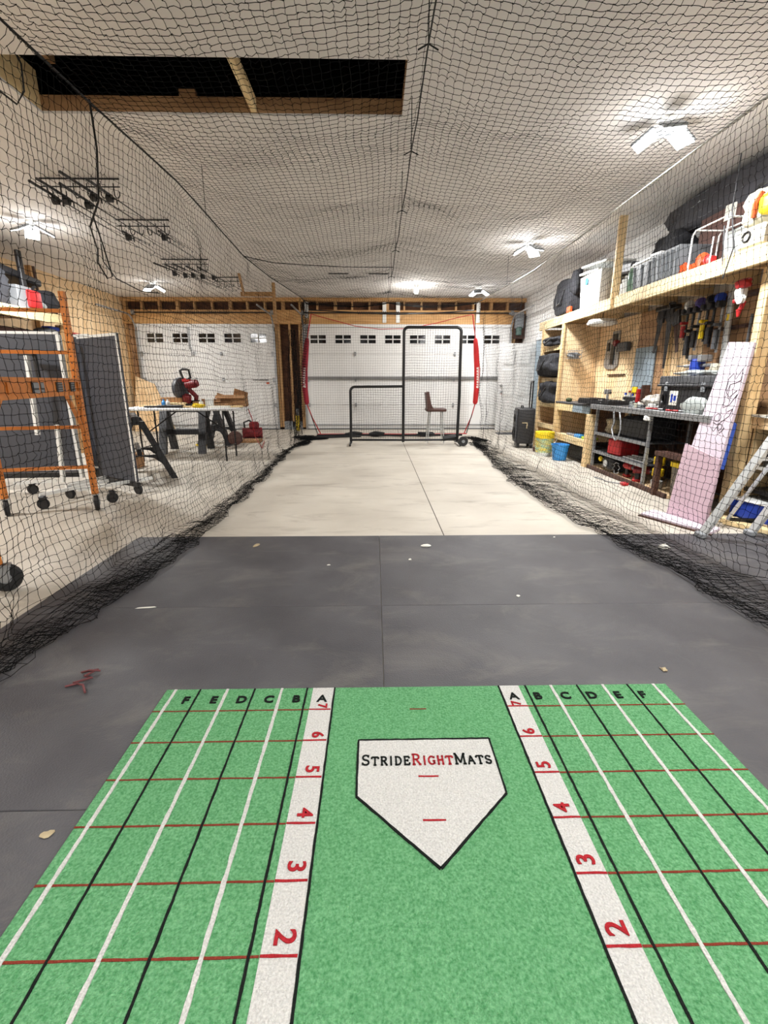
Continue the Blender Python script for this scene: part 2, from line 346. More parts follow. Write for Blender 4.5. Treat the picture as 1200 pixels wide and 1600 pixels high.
def garage_door(name, x0, x1, wx, ww, npl, strut, label):
    root = bpy.data.objects.new(name, None); COL.objects.link(root); root.location = ((x0+x1)/2, YB, 0); tag(root, label, None, None, 'structure')
    zs = [.02, .6, 1.2, 1.8, 2.40]
    for a, b_ in zip(zs, zs[1:]):
        if b_ < 2.3: pw('door_panel', MB().bb(x0, x1, YB, YB+.04, a+.003, b_-.003, bev=.004), WHITE, root)
        else:       # top panel with openings: rails and stiles around each window
            m = MB(); z0, z1 = wz0, wz1
            m.bb(x0, x1, YB, YB+.04, a+.003, z0); m.bb(x0, x1, YB, YB+.04, z1, b_-.003)
            xs = [x0]+[v for q in wx for v in (q-ww/2, q+ww/2)]+[x1]
            for i in range(0, len(xs), 2): m.bb(xs[i], xs[i+1], YB, YB+.04, z0, z1)
            pw('door_panel', m, WHITE, root)
    for q in wx:
        fr = MB(); t = .016
        fr.bb(q-ww/2-.014, q+ww/2+.014, YB-.012, YB+.005, wz1, wz1+.016); fr.bb(q-ww/2-.014, q+ww/2+.014, YB-.012, YB+.005, wz0-.016, wz0)
        fr.bb(q-ww/2-.016, q-ww/2, YB-.012, YB+.005, wz0, wz1); fr.bb(q+ww/2, q+ww/2+.016, YB-.012, YB+.005, wz0, wz1)
        fr.bb(q-.012, q+.012, YB-.01, YB+.02, wz0, wz1)
        zm = (wz0+wz1)/2; fr.bb(q-ww/2, q+ww/2, YB-.01, YB+.02, zm-.010, zm+.010)
        f = pw('window_frame', fr, WHITE, root)
        for sx in (-1, 1):
            for z0, z1 in ((wz0, zm-.01), (zm+.01, wz1)):
                p = MB().bb(q+sx*.012, q+sx*ww/2, YB+.022, YB+.03, z0, z1).shift(-root.location); sub('pane', p, GLASSK, f)
    n = 3 if x1-x0 > 4 else 2
    for hx in ([-.46, 1.95] if n == 3 else [-4.32, -3.67]):
        for z in (.6, 1.2, 1.8):
            pw('hinge', MB().bb(hx-.02, hx+.02, YB-.03, YB, z-.045, z+.045).cyl((hx-.03, YB-.03, z), (hx+.03, YB-.03, z), .01, n=8), GREYM, root)
    for z in (.6, 1.2, 1.8):
        for hx in (x0+.05, x1-.05):
            pw('roller_bracket', MB().bb(hx-.03, hx+.03, YB-.035, YB, z-.05, z+.05), GREYM, root)
    if strut: pw('strut', MB().bb(x0+.0, x1-.14, YB-.05, YB, 1.215, 1.275), mat('strut_grey', (120, 120, 120), .5, .3), root)
    pw('bottom_seal', MB().bb(x0, x1, YB-.02, YB+.04, 0, .022), DKGREY, root)
    pw('bottom_rail', MB().bb(x0, x1, YB-.022, YB, .10, .125), GREYM, root)
    for hx, sx in ((x0-.01, 1), (x1+.01, -1)):
        pw('track', MB().bar((hx, YB-.05, .02), (hx, YB-.05, 2.3), .028, .05).tube([(hx, YB-.05-.35*(1-math.cos(a)), 2.3+.35*math.sin(a)) for a in [k*PI/2/6 for k in range(7)]]+[(hx, YB-1.6, 2.66)], .02, 5), GREYM, root)
    pw('torsion_bar', MB().cyl((x0-.05, YB-.1, 2.71), (x1+.05, YB-.1, 2.71), .014, n=8), BLKMETAL, root)
    sp = MB()
    for cx in ([.1] if n == 3 else [-3.9]):
        sp.tube([(cx-.5+1.0*k/160, YB-.1+.03*math.cos(k*.9), 2.71+.03*math.sin(k*.9)) for k in range(161)], .006, 4)
    pw('torsion_spring', sp, BLKMETAL, root)
    for hx in (x0-.0, x1+.0):
        pw('cable_drum', MB().cyl((hx-.03, YB-.1, 2.71), (hx+.03, YB-.1, 2.71), .055, n=14), GREYM, root, True)
    return root
wz0, wz1 = 2.055, 2.255
garage_door('door_1', -5.6, -2.39, [-5.20+.61*k for k in range(5)], .385, 4, False, 'single white garage door with five windows on the left')
wz0, wz1 = 2.04, 2.225
garage_door('door_2', -1.67, 3.26, [-1.34+.596*k for k in range(8)], .37, 4, True, 'wide white double garage door with eight windows')
# lock bar on left door
lb = MB().cyl((-2.95, YB-.02, 1.19), (-2.58, YB-.02, 1.19), .006, n=6)
d1 = bpy.data.objects['door_1']; pw('lock_bar', lb, BLKMETAL, d1)
pw('lock_latch', MB().bb(-2.63, -2.57, YB-.03, YB, 1.10, 1.14), ORGP, d1)
pw('pull_bracket', MB().bb(-4.42, -4.38, YB-.035, YB, 1.9, 2.40).bb(-4.385, -4.36, YB-.02, YB, 1.75, 1.95), GREYM, d1)

# entry door (open leaf) and doorway on the right wall
root = bpy.data.objects.new('door_3', None); COL.objects.link(root); root.location = (3.58, 10.95, 0); tag(root, 'white panelled entry door standing open by the double garage door', None, None, 'structure')
pw('door_leaf', MB().bb(2.78, 3.57, 10.95, 10.99, .07, 1.97, bev=.003), WHITE, root)
for x0, x1 in ((2.87, 3.12), (3.22, 3.47)):
    for z0, z1 in ((.17, .72), (.86, 1.42), (1.53, 1.84)):
        pw('raised_panel', MB().bb(x0, x1, 10.938, 10.952, z0, z1, bev=.012), WHITE, root)
kb = pw('door_knob', MB().cyl((2.85, 10.95, .93), (2.85, 10.90, .93), .012, n=8).blob((2.85, 10.885, .93), (.055, .05, .055), noise=0, sq=0, sub=2), GREYM, root, True)
pw('deadbolt', MB().cyl((2.85, 10.95, 1.07), (2.85, 10.92, 1.07), .028, n=14), GREYM, root, True)
pw('door_jamb', MB().bb(3.56, 3.6, 10.0, 10.06, 0, 2.05).bb(3.56, 3.6, 10.96, 11.02, 0, 2.05).bb(3.56, 3.6, 10.0, 11.02, 2.03, 2.09), WHITE, root)
pw('storm_door', MB().bb(3.585, 3.598, 10.06, 10.96, 0, 2.03), LBLUE, root)
pw('hinge', MB().cyl((3.575, 10.94, 1.7), (3.575, 10.94, 1.8), .012, n=8).cyl((3.575, 10.94, .3), (3.575, 10.94, .4), .012, n=8), GREYM, root)
pw('threshold', MB().bb(2.8, 3.58, 10.7, 11.0, .001, .02), DKGREY, root)

# ---------------------------------------------------------------- ceiling lights
def led_light(x, y, rz, label, scale=1.0, watts=LAMP_W, group=None):
    t = thing('ceiling_light', label, 'light', (x, y, CEIL), rz, group)
    obj('socket_base', MB().lathe([(.05, 0), (.055, -.02), (.035, -.05), (.03, -.07)], n=16), WHTM, t, True)
    obj('hub', MB().lathe([(.0, -.065), (.055*scale, -.065), (.055*scale, -.11), (0, -.11)], n=16), GREYP, t, True)
    for k in range(3):
        a = k*2*PI/3; c, s_ = math.cos(a), math.sin(a)
        ln = .17*scale; mid = .06*scale+ln/2
        h = obj('lamp_panel', MB().box((mid*c, mid*s_, -.105), (ln, .16*scale, .022), rot=(0, .5, a), bev=.006), GREYP, t)
        sub('diffuser', MB().box((mid*c-.008*c, mid*s_-.008*s_, -.119), (ln*.95, .15*scale, .008), rot=(0, .5, a), bev=.003), LEDM, h)
    ld = bpy.data.lights.new('lamp_glow', 'AREA'); ld.shape = 'DISK'; ld.size = .34*scale; ld.energy = watts; ld.color = (1.0, .992, .985)
    lo = bpy.data.objects.new('lamp_glow', ld); COL.objects.link(lo); lo.parent = t; lo.location = (0, 0, -.2)
    # the panels also throw some light sideways and up onto the ceiling
    pd = bpy.data.lights.new('side_glow', 'POINT'); pd.shadow_soft_size = .2; pd.energy = watts*.19; pd.color = (1.0, .992, .985)
    po = bpy.data.objects.new('side_glow', pd); COL.objects.link(po); po.parent = t; po.location = (0, 0, -.26)
led_light(2.20, 4.13, .3, 'bright white three-panel ceiling light nearest the camera on the right')
led_light(2.2, 7.36, .9, 'white ceiling light above the right side, before the workbench shelf post', watts=LAMP_W*1.2)
led_light(2.18, 10.63, .2, 'white ceiling light above the right end of the double garage door', watts=LAMP_W*.6)
led_light(-4.37, 10.27, .6, 'white ceiling light above the single garage door', watts=LAMP_W*.4)
led_light(-4.2, 6.6, .1, 'white ceiling light above the scaffold at the left edge', watts=LAMP_W*.95)
led_light(-4.65, 3.3, .5, 'white ceiling light left of the hatch, out of the frame', watts=LAMP_W*1.05)
led_light(2.36, .9, .5, 'white ceiling light above the right side behind the camera', watts=LAMP_W*1.2)
led_light(-1.0, -.6, .5, 'added unseen white ceiling light behind the camera by the batting mat', watts=LAMP_W*.75)  # unseen lamp added to brighten the right wall and the bounce light
t = thing('ceiling_bulb', 'small round bare bulb on the ceiling near the middle of the double door', 'light bulb', (.86, 10.45, CEIL))
obj('socket_base', MB().lathe([(.05, 0), (.05, -.03), (.03, -.06)], n=14), WHTM, t, True)
obj('bulb', MB().lathe([(.02, -.05), (.04, -.08), (.05, -.12), (.035, -.16), (0, -.17)], n=14), LEDM, t, True)
pd = bpy.data.lights.new('bulb_glow', 'POINT'); pd.shadow_soft_size = .05; pd.energy = 22; pd.color = (1, .95, .88)
po = bpy.data.objects.new('bulb_glow', pd); COL.objects.link(po); po.parent = t; po.location = (0, 0, -.24)

# ---------------------------------------------------------------- rubber stall mats
MT = .006; kM = (EYE-MT)/EYE
XS = [-1.81, .031, 1.86, 3.55]; YS = [3.47, 2.285, 1.06, -.16, -1.38]
lab = {(0, 0): 'black rubber floor mat at the far left, against the bare concrete', (1, 0): 'black rubber floor mat at the far middle, with white specks',
       (2, 0): 'black rubber floor mat at the far right, under the stepladder feet', (0, 1): 'black rubber floor mat left of the middle seam, behind the green mat',
       (1, 1): 'ribbed black rubber floor mat touching the right of the middle seam, behind the green mat', (2, 1): 'black rubber floor mat on the right, outside the side net',
       (0, 2): 'black rubber floor mat under the left of the green batting mat', (1, 2): 'black rubber floor mat under the right of the green batting mat', (2, 2): 'black rubber floor mat at the right edge beside the green mat',
       (0, 3): 'black rubber floor mat behind the camera on the left', (1, 3): 'black rubber floor mat behind the camera in the middle', (2, 3): 'black rubber floor mat behind the camera on the right'}
for i in range(3):
    for j in range(4):
        if j == 3 and i == 2: continue
        x0, x1, y1, y0 = XS[i], XS[i+1], YS[j], YS[j+1]
        g = .001; m = MB().bb(x0*kM+g, x1*kM-g, y0*kM+g, y1*kM-g, .0, MT, bev=.002)
        c = ((x0+x1)/2*kM, (y0+y1)/2*kM, 0)
        solo('rubber_mat', m, RUB, lab[(i, j)], 'floor mat', 'black rubber stall mats', loc=c)

# ---------------------------------------------------------------- green batting mat
GZ = MT+.009; kG = (EYE-GZ)/EYE
gm = thing('batting_mat', 'green turf batting mat with a white home plate, grid lines and letters', 'mat', (.166*kG, .7, MT))
GX0, GX1, GY1, GY0 = -.808*kG, 1.141*kG, 1.592*kG, -.25
pw('turf_base', MB().bb(GX0, GX1, GY0, GY1, MT, GZ, bev=.003), TURF, gm)
def inlay(name, x0, x1, y0, y1, m_, h=.0012):
    return pw(name, MB().bb(x0*kG, x1*kG, y0*kG, y1*kG, GZ-.002, GZ+h), m_, gm)
def wob(name, p, q, wdt, m_, h=.0016, parent=None):
    """slightly ragged stitched line"""
    P = Vector((p[0]*kG, p[1]*kG, 0)); Q = Vector((q[0]*kG, q[1]*kG, 0)); d = Q-P; L = d.length; n = max(2, int(L/.02)); t = d/L; s_ = Vector((-t.y, t.x, 0))
    m = MB(); b = m.b; top = []
    for k in range(n+1):
        c = P+d*k/n+s_*rnd.uniform(-.0006, .0006); hw = wdt/2*rnd.uniform(.82, 1.18)
        top.append([b.verts.new((c-s_*hw)+Vector((0, 0, GZ-.002))), b.verts.new((c-s_*hw*.9)+Vector((0, 0, GZ+h))), b.verts.new((c+s_*hw*.9)+Vector((0, 0, GZ+h))), b.verts.new((c+s_*hw)+Vector((0, 0, GZ-.002)))])
    for A, B in zip(top, top[1:]):
        for e in range(3): b.faces.new((A[e], A[e+1], B[e+1], B[e]))
    return pw(name, m, m_, gm)
for x0, x1, e in ((-.243, -.163, -.160), (.481, .556, .478)):
    inlay('white_strip', x0, x1, GY0/kG, 1.588, TW); wob('black_line', (e, GY0), (e, 1.588), .0065, TK, .0024)
for xx, m_ in ((-.771, TW), (-.677, TK), (-.572, TW), (-.468, TK), (-.363, TW), (-.266, TK), (.582, TK), (.683, TW), (.786, TK), (.887, TW), (.985, TK), (1.088, TW)):
    wob('white_line' if m_ is TW else 'black_line', (xx, GY0), (xx, 1.588), .0115 if m_ is TW else .0065, m_, .0022)
for k, yy in enumerate((1.463, 1.310, 1.159, 1.005, .853, .70, .548, .396, .244, .092)):
    wob('red_line', (-.806, yy), (-.245, yy), .0055, TRD, .0014); wob('red_line', (-.243, yy), (-.165, yy), .006, TR, .0028)
    wob('red_line', (.558, yy+.004), (1.139, yy+.004), .0055, TRD, .0014); wob('red_line', (.481, yy+.004), (.556, yy+.004), .006, TR, .0028)
plate = [(-.059, 1.307), (.375, 1.307), (.375, 1.090), (.156, .874), (-.058, 1.087)]
m = MB(); m.prism([(x_*kG, y_*kG, GZ-.002) for x_, y_ in plate], (0, 0, .004)); pw('home_plate', m, TW, gm)
for a, b_ in zip(plate, plate[1:]+plate[:1]): wob('plate_border', a, b_, .0065, TK, .0032)
for x0, x1, yy in ((.122, .182, 1.459),): wob('red_dash', (x0, yy), (x1, yy), .0045, TRD)
for x0, x1, yy in ((.126, .187, 1.154), (.125, .188, 1.006)): wob('red_dash', (x0, yy), (x1, yy), .0055, TR, .0032)
def text_mesh(txt, size, ext=.001, offset=0.0, shear=0):
    c = bpy.data.curves.new('t', 'FONT'); c.body = txt; c.size = size; c.extrude = ext; c.align_x = 'CENTER'; c.align_y = 'CENTER'; c.offset = offset; c.shear = shear; c.resolution_u = 4
    o = bpy.data.objects.new('t', c); COL.objects.link(o); bpy.context.view_layer.update()
    me = bpy.data.meshes.new_from_object(o.evaluated_get(bpy.context.evaluated_depsgraph_get())); bpy.data.objects.remove(o); bpy.data.curves.remove(c); return me
def glyph(txt, x, y, size, rz, m_, name='printed_letter', off=.0008, parent=gm):
    me = text_mesh(txt, size, .0022, off); me.materials.clear(); me.materials.append(m_)
    vs = np.array([v.co for v in me.vertices]); mid = (vs.max(0)+vs.min(0))/2
    for v in me.vertices: v.co.x -= mid[0]; v.co.y -= mid[1]
    o = bpy.data.objects.new(name, me); COL.objects.link(o); o.parent = parent
    o.location = (x*kG-parent.location.x, y*kG-parent.location.y, GZ+.0016-parent.location.z); o.rotation_euler = (0, 0, rz); return o
for ch, x_ in zip('FEDCBA', (-.708, -.604, -.501, -.400, -.297, -.202)): glyph(ch, x_, 1.523, .052, 0, TK, off=.0012)
for ch, x_ in zip('ABCDEF', (.519, .612, .716, .818, .918, 1.012)): glyph(ch, x_, 1.523, .052, 0, TK, off=.0012)
for ch, yy, of, sz_ in zip('765432', (1.463, 1.310, 1.159, 1.005, .853, .70), (.017, .024, .029, .031, .034, .034), (.046, .054, .058, .060, .062, .064)):
    glyph(ch, -.196, yy+of, sz_, -PI/2, TR, 'printed_number', .001); glyph(ch, .517, yy+of+.003, sz_, PI/2, TR, 'printed_number', .001)
# serif small-caps lettering drawn with strokes (unit box 0..1 wide, 0..1 high)
def A_(cx, cy, rx, ry, a0, a1, n=10): return [(cx+rx*math.cos(R(a0+(a1-a0)*k/n)), cy+ry*math.sin(R(a0+(a1-a0)*k/n))) for k in range(n+1)]
GL = {'S': [A_(.5, .73, .36, .24, 35, 270, 9)+A_(.5, .25, .38, .24, 90, -145, 9), [(.82, .98), (.82, .76)], [(.13, .02), (.13, .24)]],
      'T': [[(.5, 0), (.5, .97)], [(.06, .97), (.94, .97)], [(.06, .97), (.03, .76)], [(.94, .97), (.97, .76)], [(.3, .0), (.7, 0)]],
      'R': [[(.22, 0), (.22, 1)], [(.06, 0), (.4, 0)], [(.06, 1), (.3, 1)], [(.22, 1)]+A_(.5, .75, .3, .25, 90, -90)+[(.22, .5)], [(.5, .5), (.86, .02)], [(.72, 0), (1, 0)]],
      'I': [[(.5, 0), (.5, 1)], [(.28, 0), (.72, 0)], [(.28, 1), (.72, 1)]],
      'D': [[(.2, 0), (.2, 1)], [(.05, 1), (.2, 1)], [(.05, 0), (.2, 0)], [(.2, 1)]+A_(.42, .5, .46, .5, 90, -90, 12)+[(.2, 0)]],
      'E': [[(.22, 0), (.22, 1)], [(.06, 1), (.86, 1)], [(.86, 1), (.88, .78)], [(.06, 0), (.88, 0)], [(.88, 0), (.92, .24)], [(.22, .52), (.64, .52)], [(.64, .64), (.64, .4)]],
      'G': [A_(.52, .5, .42, .5, 45, 330, 14), [(.84, .98), (.84, .76)], [(.86, .06), (.86, .42)], [(.62, .42), (1, .42)]],
      'H': [[(.2, 0), (.2, 1)], [(.8, 0), (.8, 1)], [(.2, .52), (.8, .52)], [(.06, 0), (.34, 0)], [(.66, 0), (.94, 0)], [(.06, 1), (.34, 1)], [(.66, 1), (.94, 1)]],
      'M': [[(.14, 0), (.14, 1)], [(.86, 0), (.86, 1)], [(.14, 1), (.5, .12), (.86, 1)], [(0, 0), (.28, 0)], [(.72, 0), (1, 0)], [(0, 1), (.2, 1)], [(.8, 1), (1, 1)]],
      'A': [[(.1, 0), (.5, 1), (.9, 0)], [(.27, .36), (.73, .36)], [(0, 0), (.24, 0)], [(.74, 0), (1, 0)]]}
def stroke_word():
    word = [('S', 1, 0), ('T', .78, 0), ('R', .78, 0), ('I', .78, 0), ('D', .78, 0), ('E', .78, 0), ('R', 1, 1), ('I', .78, 1), ('G', .78, 1), ('H', .78, 1), ('T', .78, 1),
            ('M', 1, 0), ('A', .78, 0), ('T', .78, 0), ('S', .78, 0)]
    wd = {'I': .5, 'M': 1.15, 'S': .82, 'E': .86}
    tot = sum(wd.get(c, .95)*s+.16 for c, s, _ in word); xs0, xs1 = -.046, .366; u = (xs1-xs0)/tot; H = .041; x = xs0
    for c, s, red in word:
        W = wd.get(c, .95)*s*u; m = MB()
        for st in GL[c]:
            P = [((x+px*W)*kG, (1.199+py*H*s)*kG, GZ+.003) for px, py in st]
            for a, b_ in zip(P, P[1:]): m.bar(a, b_, .0052, .0024)
        pw('printed_letter', m, TR if red else TK, gm); x += W+.16*u
stroke_word()

# ---------------------------------------------------------------- netting
RN = np.random.default_rng(3)
def strands(name, lines_list, rad, m_, parent=None, ref=(0.13, 0.21, 1.0), knots=None, krad=.004):
    """lines_list: arrays (S,K,3): each row one strand -> three-sided tubes, one mesh"""
    V = []; Fq = []; off = 0
    for L in lines_list:
        S, K, _ = L.shape
        T = np.empty_like(L); T[:, 1:-1] = L[:, 2:]-L[:, :-2]; T[:, 0] = L[:, 1]-L[:, 0]; T[:, -1] = L[:, -1]-L[:, -2]
        T /= np.linalg.norm(T, axis=2, keepdims=True)+1e-9
        rf = np.array(ref, float); rf /= np.linalg.norm(rf)
        n1 = np.cross(T, rf); ln = np.linalg.norm(n1, axis=2, keepdims=True); n1 = np.where(ln < .15, np.cross(T, [1., 0, 0]), n1)
        n1 /= np.linalg.norm(n1, axis=2, keepdims=True)+1e-9; n2 = np.cross(T, n1)
        ring = [L+rad*(math.cos(a)*n1+math.sin(a)*n2) for a in (0, 2*PI/3, 4*PI/3)]
        A = np.stack(ring, axis=2)            # S,K,3,3
        V.append(A.reshape(-1, 3))
        idx = (np.arange(S*K*3).reshape(S, K, 3)+off)
        a = idx[:, :-1, :]; b = idx[:, 1:, :]
        q = np.stack([a, np.roll(a, -1, axis=2), np.roll(b, -1, axis=2), b], axis=-1).reshape(-1, 4); Fq.append(q); off += S*K*3
    Ft = None
    if knots is not None:
        n = len(knots); o6 = np.array([[1, 0, 0], [-1, 0, 0], [0, 1, 0], [0, -1, 0], [0, 0, 1], [0, 0, -1]])*krad
        V.append((knots[:, None, :]+o6[None]).reshape(-1, 3))
        t = np.array([[0, 2, 4], [2, 1, 4], [1, 3, 4], [3, 0, 4], [2, 0, 5], [1, 2, 5], [3, 1, 5], [0, 3, 5]])
        Ft = (t[None]+(np.arange(n)*6)[:, None, None]+off).reshape(-1, 3)
    V = np.concatenate(V).astype(np.float32); Q = np.concatenate(Fq).astype(np.int32)
    me = bpy.data.meshes.new(name); me.vertices.add(len(V)); me.vertices.foreach_set('co', V.ravel())
    nl = Q.size+(0 if Ft is None else Ft.size); npl = len(Q)+(0 if Ft is None else len(Ft))
    me.loops.add(nl); me.polygons.add(npl)
    li = Q.ravel() if Ft is None else np.concatenate([Q.ravel(), Ft.ravel().astype(np.int32)])
    st = np.arange(len(Q))*4
    if Ft is not None: st = np.concatenate([st, Q.size+np.arange(len(Ft))*3])
    me.loops.foreach_set('vertex_index', li); me.polygons.foreach_set('loop_start', st.astype(np.int32))
    me.update(calc_edges=True); me.validate(); me.materials.append(m_)
    o = bpy.data.objects.new(name, me); COL.objects.link(o)
    if parent: o.parent = parent; me.transform(Matrix.Translation(-parent.location))
    o['kind'] = 'stuff'; return o
def smoothnoise(nu, nv, cu, cv, amp):
    """smooth random field (nu,nv) by bilinear-cosine interpolation of a coarse grid"""
    g = RN.normal(0, amp, (cu+2, cv+2)); u = np.linspace(0, cu, nu); v = np.linspace(0, cv, nv)
    iu = u.astype(int); iv = v.astype(int); fu = u-iu; fv = v-iv; fu = fu*fu*(3-2*fu); fv = fv*fv*(3-2*fv)
    a = g[np.ix_(iu, iv)]; b = g[np.ix_(iu+1, iv)]; c = g[np.ix_(iu, iv+1)]; d = g[np.ix_(iu+1, iv+1)]
    fu = fu[:, None]; fv = fv[None]
    return (a*(1-fu)+b*fu)*(1-fv)+(c*(1-fu)+d*fu)*fv
def weave(G, j=.003, sag=.006, droop=(0, 0, 0), fine=True):
    """G (nu,nv,3) knots -> two strand sets with gently curved slack between the knots"""
    G = G+RN.normal(0, j, G.shape)
    def lines(H, amt):
        S, K, _ = H.shape; d = H[:, 1:]-H[:, :-1]
        off = np.stack([smoothnoise(S, K-1, max(2, S//3), max(2, K//3), sag) for _ in range(3)], 2)+RN.normal(0, sag*.35, (S, K-1, 3))+np.array(droop)*amt
        if not fine:
            out = np.empty((S, 2*K-1, 3)); out[:, ::2] = H; out[:, 1::2] = (H[:, 1:]+H[:, :-1])/2+off; return out
        off2 = np.stack([smoothnoise(S, K-1, max(2, S//3), max(2, K//3), sag*.5) for _ in range(3)], 2)
        out = np.empty((S, 3*K-2, 3)); out[:, ::3] = H; out[:, 1::3] = H[:, :-1]+d/3+off+off2; out[:, 2::3] = H[:, :-1]+d*2/3+off-off2; return out
    return G, [lines(G, .4), lines(np.swapaxes(G, 0, 1), 1)]
def interp(x, xs, ys): return np.interp(x, xs, ys)
CELL = .047
cage = thing('batting_cage_net', 'black mesh batting cage net with roof and side curtains around the lane', 'net', (.28, 5.2, 0))
# Y coordinates of the cross strands, bunched at the far end
ys = [0.3]
while ys[-1] < 10.25: ys.append(ys[-1]+(CELL if ys[-1] < 9.2 else CELL*max(.3, 1-(ys[-1]-9.2)*.9)))
ys = np.array(ys); NY = len(ys)
LXs = interp(ys, [0, 2.4, 3.2, 4.4, 6.3, 7.8, 8.5, 9.2, 10.3], [-1.56, -1.55, -1.55, -1.53, -1.56, -1.52, -1.42, -1.32, -1.35])
LZs = interp(ys, [0, 2.4, 4.2, 6.3, 8, 9, 10.3], [2.62, 2.60, 2.655, 2.60, 2.64, 2.62, 2.66])
RXs = interp(ys, [0, 3, 6, 10.3], [2.09, 2.10, 2.14, 2.02]); RZs = interp(ys, [0, 3, 4.7, 7, 10.3], [2.62, 2.61, 2.60, 2.57, 2.66])
ties = np.array([.3, 1.5, 2.8, 3.9, 5.1, 6.5, 8.0, 9.3, 10.4])
dd = np.min(np.abs(ys[:, None]-ties[None]), axis=1); CZs = 2.72-.05*np.clip(dd/.6, 0, 1)**1.5-interp(ys, [6, 10], [0, .04])
NXT = 80; tt = np.linspace(0, 1, NXT); G = np.empty((NXT, NY, 3))
CX = .27
for i, a in enumerate(tt):
    xg = LXs+(RXs-LXs)*a; tl = (CX-LXs)/(RXs-LXs)
    left = a < tl; s_ = np.where(left, a/tl, (a-tl)/(1-tl))
    z = np.where(left, LZs+(CZs-LZs)*s_, CZs+(RZs-CZs)*s_)-.075*(1-(2*s_-1)**2)
    G[i, :, 0] = xg; G[i, :, 1] = ys; G[i, :, 2] = z
# strands are pulled towards the ridge ties
G[:, :, 1] += (smoothnoise(NXT, NY, 7, 20, .022)); G[:, :, 2] += smoothnoise(NXT, NY, 9, 24, .012); G[:, :, 0] += smoothnoise(NXT, NY, 9, 24, .009)
G, ls = weave(G, .0018, .0042)
strands('roof_net', ls, .00145, NETM, cage, knots=G[:, :130].reshape(-1, 3), krad=.0034)
def curtain(side):
    X = LXs if side < 0 else RXs; Z = LZs if side < 0 else RZs
    NT = 72; hang = 55                    # knots down the drop, then the slack lying on the floor
    G = np.empty((NT, NY, 3)); u = ys
    if side < 0:
        outer = interp(u, [0, 2.2, 3.0, 4.0, 6, 8, 9.3, 10.4], [-1.72, -1.70, -1.62, -1.50, -1.50, -1.55, -1.55, -1.66]); inner = interp(u, [0, 1.7, 2.3, 3.2, 4, 6, 8, 9.5, 10.4], [-1.52, -1.47, -1.40, -1.31, -1.30, -1.36, -1.42, -1.20, -1.3])
    else:
        outer = interp(u, [0, 2.0, 3.5, 5.5, 7.5, 9.0, 10.4], [2.35, 2.30, 2.16, 2.1, 2.08, 2.2, 2.2]); inner = interp(u, [0, 1.9, 2.6, 3.5, 4.5, 6.5, 8, 10.4], [1.9, 1.86, 1.80, 1.68, 1.57, 1.62, 1.8, 2.05])
    bow = .06*(-side)*0
    for i in range(NT):
        if i <= hang:
            s_ = i/hang; z = Z*(1-s_)+.012*s_; x = X+(outer-X)*s_**1.6+side*.10*math.sin(PI*s_)*interp(u, [0, 3, 8, 10], [.6, 1, 1, .2]); G[i, :, 0] = x; G[i, :, 2] = z
        else:
            s_ = (i-hang)/(NT-1-hang); ph = s_*3.0            # zig-zag folds: outer -> inner -> mid -> inner
            tri = np.interp(ph, [0, 1.2, 1.9, 2.5, 3.0], [0, 1, .35, 1.0, .72])
            G[i, :, 0] = outer+(inner-outer)*tri; G[i, :, 2] = .012+.012*math.sin(ph*PI)**2
        G[i, :, 1] = u
    w = np.clip((np.arange(NT)-hang+14)/18, 0, 1)[:, None]
    G[:, :, 0] += smoothnoise(NT, NY, 8, 26, .020)+smoothnoise(NT, NY, 22, 60, .03)*w; G[:, :, 1] += smoothnoise(NT, NY, 6, 22, .022)+smoothnoise(NT, NY, 24, 50, .045)*w
    G[:, :, 2] += np.abs(smoothnoise(NT, NY, 22, 60, .022))*w+smoothnoise(NT, NY, 8, 20, .01)*(1-w)
    f = np.clip((ys-8.9)/1.2, 0, 1)[None]; G[:, :, 0] += smoothnoise(NT, NY, 5, 120, .05)*f
    G[:, :, 2] = np.maximum(G[:, :, 2], .011)
    G[0, :, 0] = X; G[0, :, 2] = Z; G[0, :, 1] = ys
    if side > 0: G = G[:, ys < 9.75]
    Gk, ls = weave(G, .0022, .0058, fine=False)
    return strands('side_net', ls, .00145, NETM, cage, knots=Gk[:, :110].reshape(-1, 3), krad=.0034)
curtain(-1); curtain(1)
